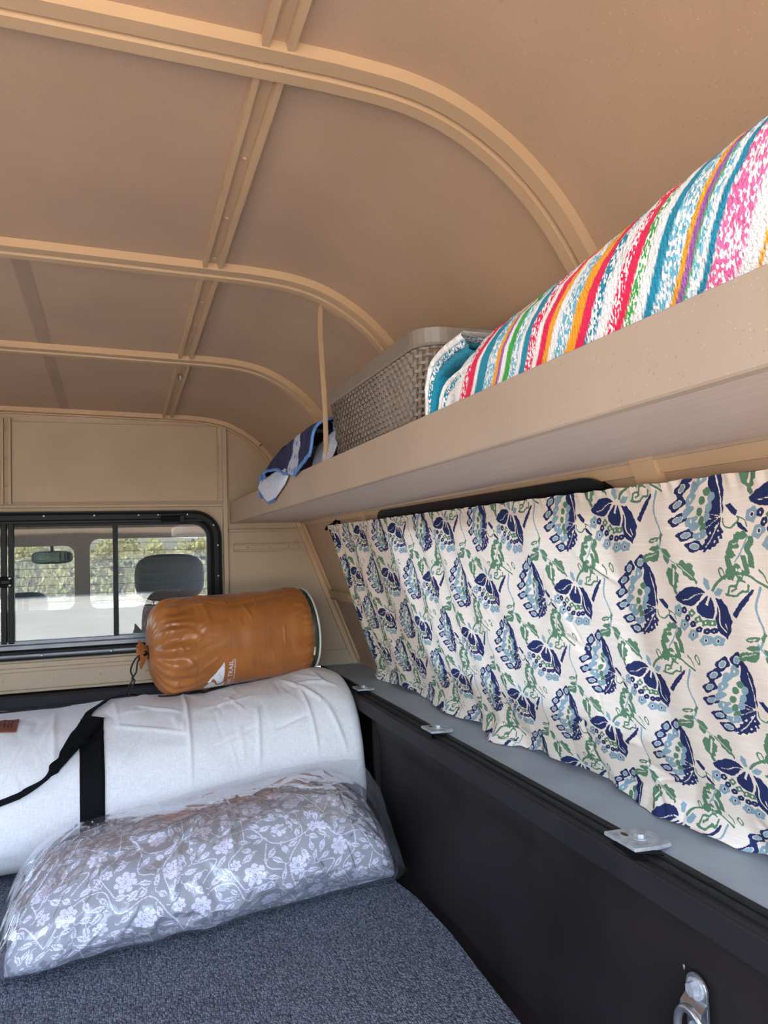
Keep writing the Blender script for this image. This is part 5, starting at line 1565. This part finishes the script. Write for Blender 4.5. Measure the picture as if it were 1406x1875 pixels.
bw = 0.045 + 0.05 * np.clip((qq - 0.85) / 0.15, 0, 1)
dye[np.abs(pp - bandc) < bw] = PALE
dots = ((((pp * 26) % 1 - 0.5) ** 2 + ((qq * 12) % 1 - 0.5) ** 2) < 0.05) & (np.abs(pp - bandc) < bw * 0.8)
dye[dots] = s2l((92, 132, 190))
grid_obj('cloth_body', Pm, M['micro'], cloth, colattr={'dye': dye})
tube('edging', Pm[:, -1] + [0, 0, -0.001], 0.0036, M['edging'], cloth, 7, up=[1, 0, 0])
tube('edging', Pm[0, 40:], 0.0036, M['edging'], cloth, 7, up=[0, 1, 0])
tube('edging', Pm[-1, 60:], 0.0030, M['edging'], cloth, 7, up=[0, 1, 0])
# pale corner hanging below the fold, over the lip
def hang_ctrl(p):
    zl = interp(p, [0, 0.15, 0.3, 0.5, 0.7, 0.9, 1.0], [0.884, 0.862, 0.8455, 0.846, 0.858, 0.872, 0.885])
    return [(0.352, 0.910), (0.342, 0.913), (0.330, 0.905), (0.324, 0.890), (0.3225, (0.89 + zl) / 2), (0.3255, zl + 0.004), (0.329, zl)]
p2, q2 = np.meshgrid(np.linspace(0, 1, 90), np.linspace(0, 1, 60), indexing='ij')
Ph = section_surface(lambda p, q: 1.835 - 0.30 * p + 0.02 * (q - 0.5) * (0.5 - p), hang_ctrl, p2, q2, 0.0035, 95, (5, 3))
Ph[..., 0] = np.minimum(Ph[..., 0], np.where(Ph[..., 2] < 0.889, 0.3325, 1))
dye = np.zeros(p2.shape + (3,)); dye[:] = s2l((206, 212, 226))
mixk = np.clip((p2 - 0.45) / 0.4, 0, 1)[..., None] * np.clip(1 - q2 * 1.1, 0, 1)[..., None]
dye = dye * (1 - mixk) + np.array(s2l((132, 170, 224))) * mixk
grid_obj('hanging_corner', Ph, M['micro'], cloth, colattr={'dye': dye})
tube('edging', Ph[:50, -1], 0.0030, M['edging'], cloth, 7, up=[1, 0, 0])
tube('edging', smooth_path([(0.372, 1.868, 0.925), (0.350, 1.872, 0.928), (0.334, 1.862, 0.915), (0.330, 1.850, 0.890), (0.329, 1.835, 0.868), (0.328, 1.815, 0.862)], 6), 0.0040, M['edging'], cloth, 7)
# second lump towards the basket: pale with a navy top and a turned-up tip
def lump_ctrl(p):
    c = interp(p, [0, 0.3, 0.7, 1.0], [0.950, 0.958, 0.958, 0.950])
    return [(0.470, 0.842), (0.452, c - 0.02), (0.415, c), (0.375, c - 0.012), (0.353, c - 0.045), (0.350, 0.842)]
p3_, q3_ = np.meshgrid(np.linspace(0, 1, 70), np.linspace(0, 1, 70), indexing='ij')
Pl = section_surface(lambda p, q: 1.400 - 0.115 * p, lump_ctrl, p3_, q3_, 0.006, 97, (4, 4))
dye = np.zeros(p3_.shape + (3,)); dye[:] = s2l((170, 172, 184)); dye[(q3_ < 0.56) ] = NAVY
grid_obj('cloth_fold', Pl, M['micro'], cloth, colattr={'dye': dye})
tipc = smooth_path([(0.400, 1.345, 0.925), (0.392, 1.325, 0.938), (0.385, 1.306, 0.952), (0.380, 1.299, 0.962)], 6)
sweep('cloth_tip', tipc, [(0.020 * math.cos(t), 0.008 * math.sin(t)) for t in np.linspace(0, 2 * math.pi, 13)[:-1]], M['edging'], cloth)

# ------------------------------------------------------------------ truck cab beyond the front window
cab = empty('truck_cab', (XC, 3.5, -0.40), 'truck cab seen through the front window with its own rear window', 'truck cab')
YC = 2.60
def cab3(s, t, d): return (s, YC + d, t)
M['defrost'] = mat_plain('defroster_line', (60, 52, 46), 0.6)
for x0, x1, hx0, hx1, hz0, hz1 in ((-0.105, 0.50, -0.083, 0.44, 0.563, 0.786), (-0.495, -0.105, mx(-0.128), -0.128, 0.566, 0.766), (mx(0.50), -0.495, mx(0.44), mx(-0.083), 0.563, 0.786)):
    hc = ((hx0 + hx1) / 2, (hz0 + hz1) / 2); hw, hh = (hx1 - hx0) / 2, (hz1 - hz0) / 2
    hp = rrect(hc[0], hc[1], hw, hh, 0.028, 6)
    wf = ring_panel('rear_window_frame', [(x0, 0.10), (x1, 0.10), (x1, 0.90), (x0, 0.90)], hp, cab3, 0.025, M['cab_tan'], cab)
    pydata('rear_pane', [cab3(s, t, 0.012) for s, t in hp], [tuple(range(len(hp)))], M['glass'], wf)
    for z in np.arange(hz0 + 0.025, hz1 - 0.01, 0.026):
        box('defroster_line', (hx0 + 0.004, YC + 0.009, z), (hx1 - 0.004, YC + 0.0105, z + 0.0012), M['defrost'], wf)
box('roof', (mx(0.52), 2.58, 0.86), (0.52, 3.75, 0.90), M['cab_tan'], cab, 0.01)
box('windscreen_header', (mx(0.50), 3.70, 0.81), (0.50, 3.78, 0.87), M['cab_dark'], cab, 0.01)
for s in (1, -1):
    f = (lambda x: x) if s > 0 else mx
    a_, b__ = sorted((f(0.50), f(0.545)))
    box('door', (a_, 2.60, -0.30), (b__, 4.30, 0.40), M['cab_dark'], cab, 0.01)
    box('door_pillar', (a_, 3.02, 0.40), (b__, 3.12, 0.87), M['cab_dark'], cab, 0.01)
    sweep('windscreen_pillar', [(f(0.52), 3.74, 0.85), (f(0.54), 4.36, 0.40)], [(-0.03, -0.02), (0.03, -0.02), (0.03, 0.02), (-0.03, 0.02)], M['cab_dark'], cab, smooth=False)
    box('seat_belt', (f(0.42) - 0.02, 3.0, 0.45), (f(0.42) + 0.02, 3.004, 0.80), M['cab_dark'], cab)
box('dashboard', (mx(0.50), 4.02, 0.10), (0.50, 4.40, 0.40), M['cab_dark'], cab, 0.03)
box('bonnet', (mx(0.56), 4.42, 0.05), (0.56, 5.60, 0.38), M['exterior'], cab, 0.05, 4)
box('cab_floor', (mx(0.54), 2.60, -0.42), (0.54, 4.4, -0.38), M['cab_dark'], cab)
pydata('windscreen', [(mx(0.50), 3.76, 0.82), (0.50, 3.76, 0.82), (0.52, 4.38, 0.40), (mx(0.52), 4.38, 0.40)], [(0, 1, 2, 3)], M['glass'], cab)
def puffy(name, cx, cy, cz, hx, hy, hz, mat, parent, n=3.2):
    u = np.linspace(0, 2 * math.pi, 41)[:-1]; w = np.linspace(-math.pi / 2, math.pi / 2, 25)
    Ug, Wg = np.meshgrid(u, w, indexing='ij'); e = 2 / n
    P = np.stack([cx + hx * sgnpow(np.cos(Wg), e) * sgnpow(np.cos(Ug), e), cy + hy * sgnpow(np.cos(Wg), e) * sgnpow(np.sin(Ug), e), cz + hz * sgnpow(np.sin(Wg), e)], -1)
    return grid_obj(name, P, mat, parent, closed_u=True)
for cx, lab in ((0.19, 'charcoal seat with large headrest behind the right rear pane of the cab'), (mx(0.19), 'charcoal seat with large headrest on the left side of the cab')):
    st = empty('car_seat', (cx, 3.15, -0.38), lab, 'seat', 'cab seats')
    puffy('headrest', cx, 3.07, 0.640, 0.130, 0.055, 0.090, M['seat'], st)
    puffy('seat_back', cx, 3.10, 0.16, 0.24, 0.08, 0.38, M['seat'], st, 4)
    puffy('seat_cushion', cx, 3.38, -0.24, 0.25, 0.28, 0.10, M['seat'], st, 4)
    for dx in (-0.06, 0.06):
        tube('headrest_post', [(cx + dx, 3.08, 0.50), (cx + dx, 3.08, 0.58)], 0.008, M['zinc'], st, 8)
mid_ = empty('cab_headrest', (-0.355, 3.42, -0.38), 'low dark middle headrest at the left edge of the cab window', 'headrest')
puffy('headrest', -0.355, 3.42, 0.535, 0.085, 0.05, 0.055, M['seat'], mid_)
puffy('seat_back', -0.355, 3.45, 0.05, 0.11, 0.07, 0.42, M['seat'], mid_, 4)
mir = empty('rear_view_mirror', (-0.28, 3.80, 0.70), 'rear view mirror hanging inside the cab windscreen', 'mirror')
puffy('mirror_shell', -0.281, 3.800, 0.727, 0.088, 0.016, 0.030, M['cab_dark'], mir, 3.5)
pydata('mirror_glass', [(-0.281 + 0.076 * a_, 3.782, 0.727 + 0.022 * c_) for a_, c_ in ((-1, -0.7), (-0.9, -1), (0.9, -1), (1, -0.7), (1, 0.7), (0.9, 1), (-0.9, 1), (-1, 0.7))], [tuple(range(8))], M['mirror'], mir)
tube('mirror_stem', [(-0.281, 3.80, 0.75), (-0.281, 3.76, 0.815)], 0.008, M['cab_dark'], mir, 8)

# ------------------------------------------------------------------ outside
gd = pydata('ground', [(-80, -80, -0.78), (80, -80, -0.78), (80, 80, -0.78), (-80, 80, -0.78)], [(0, 1, 2, 3)], M['ground'])
setp(gd, 'pale sandy parking ground around the truck', None, None, 'structure')
def bush_mesh(seed, n=2600):
    rs = np.random.RandomState(seed)
    d = rs.normal(size=(n, 3)); d /= np.linalg.norm(d, axis=1)[:, None]
    r = rs.uniform(0.55, 1.0, n) ** 0.5 * (1 + 0.22 * vnoise(d * 2.2 + seed, seed))
    c = d * r[:, None]; c[:, 2] = np.abs(c[:, 2])
    V = []; 
    s = rs.uniform(0.035, 0.085, n)
    a = rs.normal(size=(n, 3)); a /= np.linalg.norm(a, axis=1)[:, None]
    b_ = np.cross(a, rs.normal(size=(n, 3))); b_ /= np.linalg.norm(b_, axis=1)[:, None]
    V = np.stack([c - a * s[:, None], c + b_ * s[:, None] * 0.5, c + a * s[:, None], c - b_ * s[:, None] * 0.5], 1).reshape(-1, 3)
    me = bpy.data.meshes.new('foliage')
    me.from_pydata(V.tolist(), [], [(4 * i, 4 * i + 1, 4 * i + 2, 4 * i + 3) for i in range(n)]); me.update()
    return me
M['leaf_dry'] = mat_plain('dry_olive_leaves', (246, 220, 160), 0.8, var=0.45, scale=2.5)
M['twig'] = mat_plain('twig_brown', (110, 90, 66), 0.9)
bms = [bush_mesh(s, 4200) for s in (1, 2, 3)]
for q in bms: q.materials.append(M['leaf_dry'])
twig_me = bpy.data.meshes.new('branches')
tv, tf = [], []
rs = np.random.RandomState(5)
for k in range(16):
    a_ = rs.uniform(0, 2 * math.pi); tp_ = np.array([0.6 * math.cos(a_), 0.6 * math.sin(a_), rs.uniform(0.5, 0.9)]); base = len(tv)
    for j in range(4):
        tv.append((0.03 * math.cos(j * 1.571), 0.03 * math.sin(j * 1.571), 0.0))
    tv.append(tuple(tp_))
    tf += [(base + j, base + (j + 1) % 4, base + 4) for j in range(4)]
twig_me.from_pydata(tv, [], tf); twig_me.update(); twig_me.materials.append(M['twig'])
spots = [(-9.6 + 2.75 * k, 25.4, 1.72 + 0.08 * math.sin(k * 2.1)) for k in range(1, 7)] + [(-8.3 + 2.75 * k, 28.6, 1.95 + 0.08 * math.cos(k * 1.7)) for k in range(1, 6)]
def place_bush(name, x, y, sc, rot, label, group, leaf_meshes, cat='bush'):
    e_ = empty(name, (x, y, -0.78), label, cat, group)
    for nm, me_ in (('foliage', leaf_meshes), ('branches', twig_me)):
        o = bpy.data.objects.new(nm, me_); COL.objects.link(o); o.parent = e_
        o.scale = sc; o.rotation_euler = (0, 0, rot)
    return e_
for i, (x, y, h) in enumerate(spots):
    place_bush('dry_bush', x, y, (1.22, 1.2, h), i * 1.3, ('pale olive dry bush in the front row of bushes far ahead of the cab' if i < 6 else 'taller pale olive dry bush in the back row behind the front bushes'), ('front row of dry bushes' if i < 6 else 'back row of dry bushes'), bms[i % 3])
# unseen hedge, added to keep bright sky out of the front window's reflection
M['leaf_dark'] = mat_plain('dark_green_leaves', (24, 32, 19), 0.9, var=0.4, scale=2.5)
hedge = empty('unseen_hedge', (0, -27, -0.78), 'long dark green hedge added unseen behind the truck to darken the window reflection', 'hedge')
hx = np.linspace(-45, 45, 181); ha = np.linspace(0, math.pi, 25)
HX, HA = np.meshgrid(hx, ha, indexing='ij')
Hr = 1 + 0.18 * n2(HX * 0.6, HA * 2, 15)
grid_obj('hedge_core', np.stack([HX, -27 + 1.2 * Hr * np.cos(HA), -0.78 + 4.0 * (0.9 + 0.1 * Hr) * np.sin(HA) ** 0.5], -1), M['leaf_dark'], hedge)
rs = np.random.RandomState(77); nl = 9000
lx = rs.uniform(-45, 45, nl); la = rs.uniform(0.05, 1.7, nl)
lc_ = np.stack([lx, -27 + 1.28 * np.cos(la), -0.78 + 4.05 * np.sin(la) ** 0.5], -1) + rs.normal(0, 0.08, (nl, 3))
da_ = rs.normal(size=(nl, 3)); da_ /= np.linalg.norm(da_, axis=1)[:, None]; db_ = np.cross(da_, rs.normal(size=(nl, 3))); db_ /= np.linalg.norm(db_, axis=1)[:, None]
LV = np.stack([lc_ - da_ * 0.22, lc_ + db_ * 0.10, lc_ + da_ * 0.22, lc_ - db_ * 0.10], 1).reshape(-1, 3)
lo_ = pydata('leaves', LV, np.arange(nl * 4).reshape(-1, 4), M['leaf_dark'], hedge)
lo_['kind'] = 'stuff'
shade = empty('shade_canopy', (2.0, 33.0, -0.78), 'white shade canopy beyond the dry bushes', 'canopy')
P = []
for x in np.linspace(-9, 9, 25):
    P.append([(x, 30.5, 1.25 + 0.10 * math.cos(x * 0.7)), (x, 33, 2.1), (x, 35.5, 1.35)])
grid_obj('canopy_sheet', np.array(P), M['canopy'], shade)
for x in (-8.5, -3, 3, 8.5):
    tube('canopy_post', [(x, 33, -0.78), (x, 33, 2.08)], 0.06, M['canopy'], shade, 8, up=[1, 0, 0])
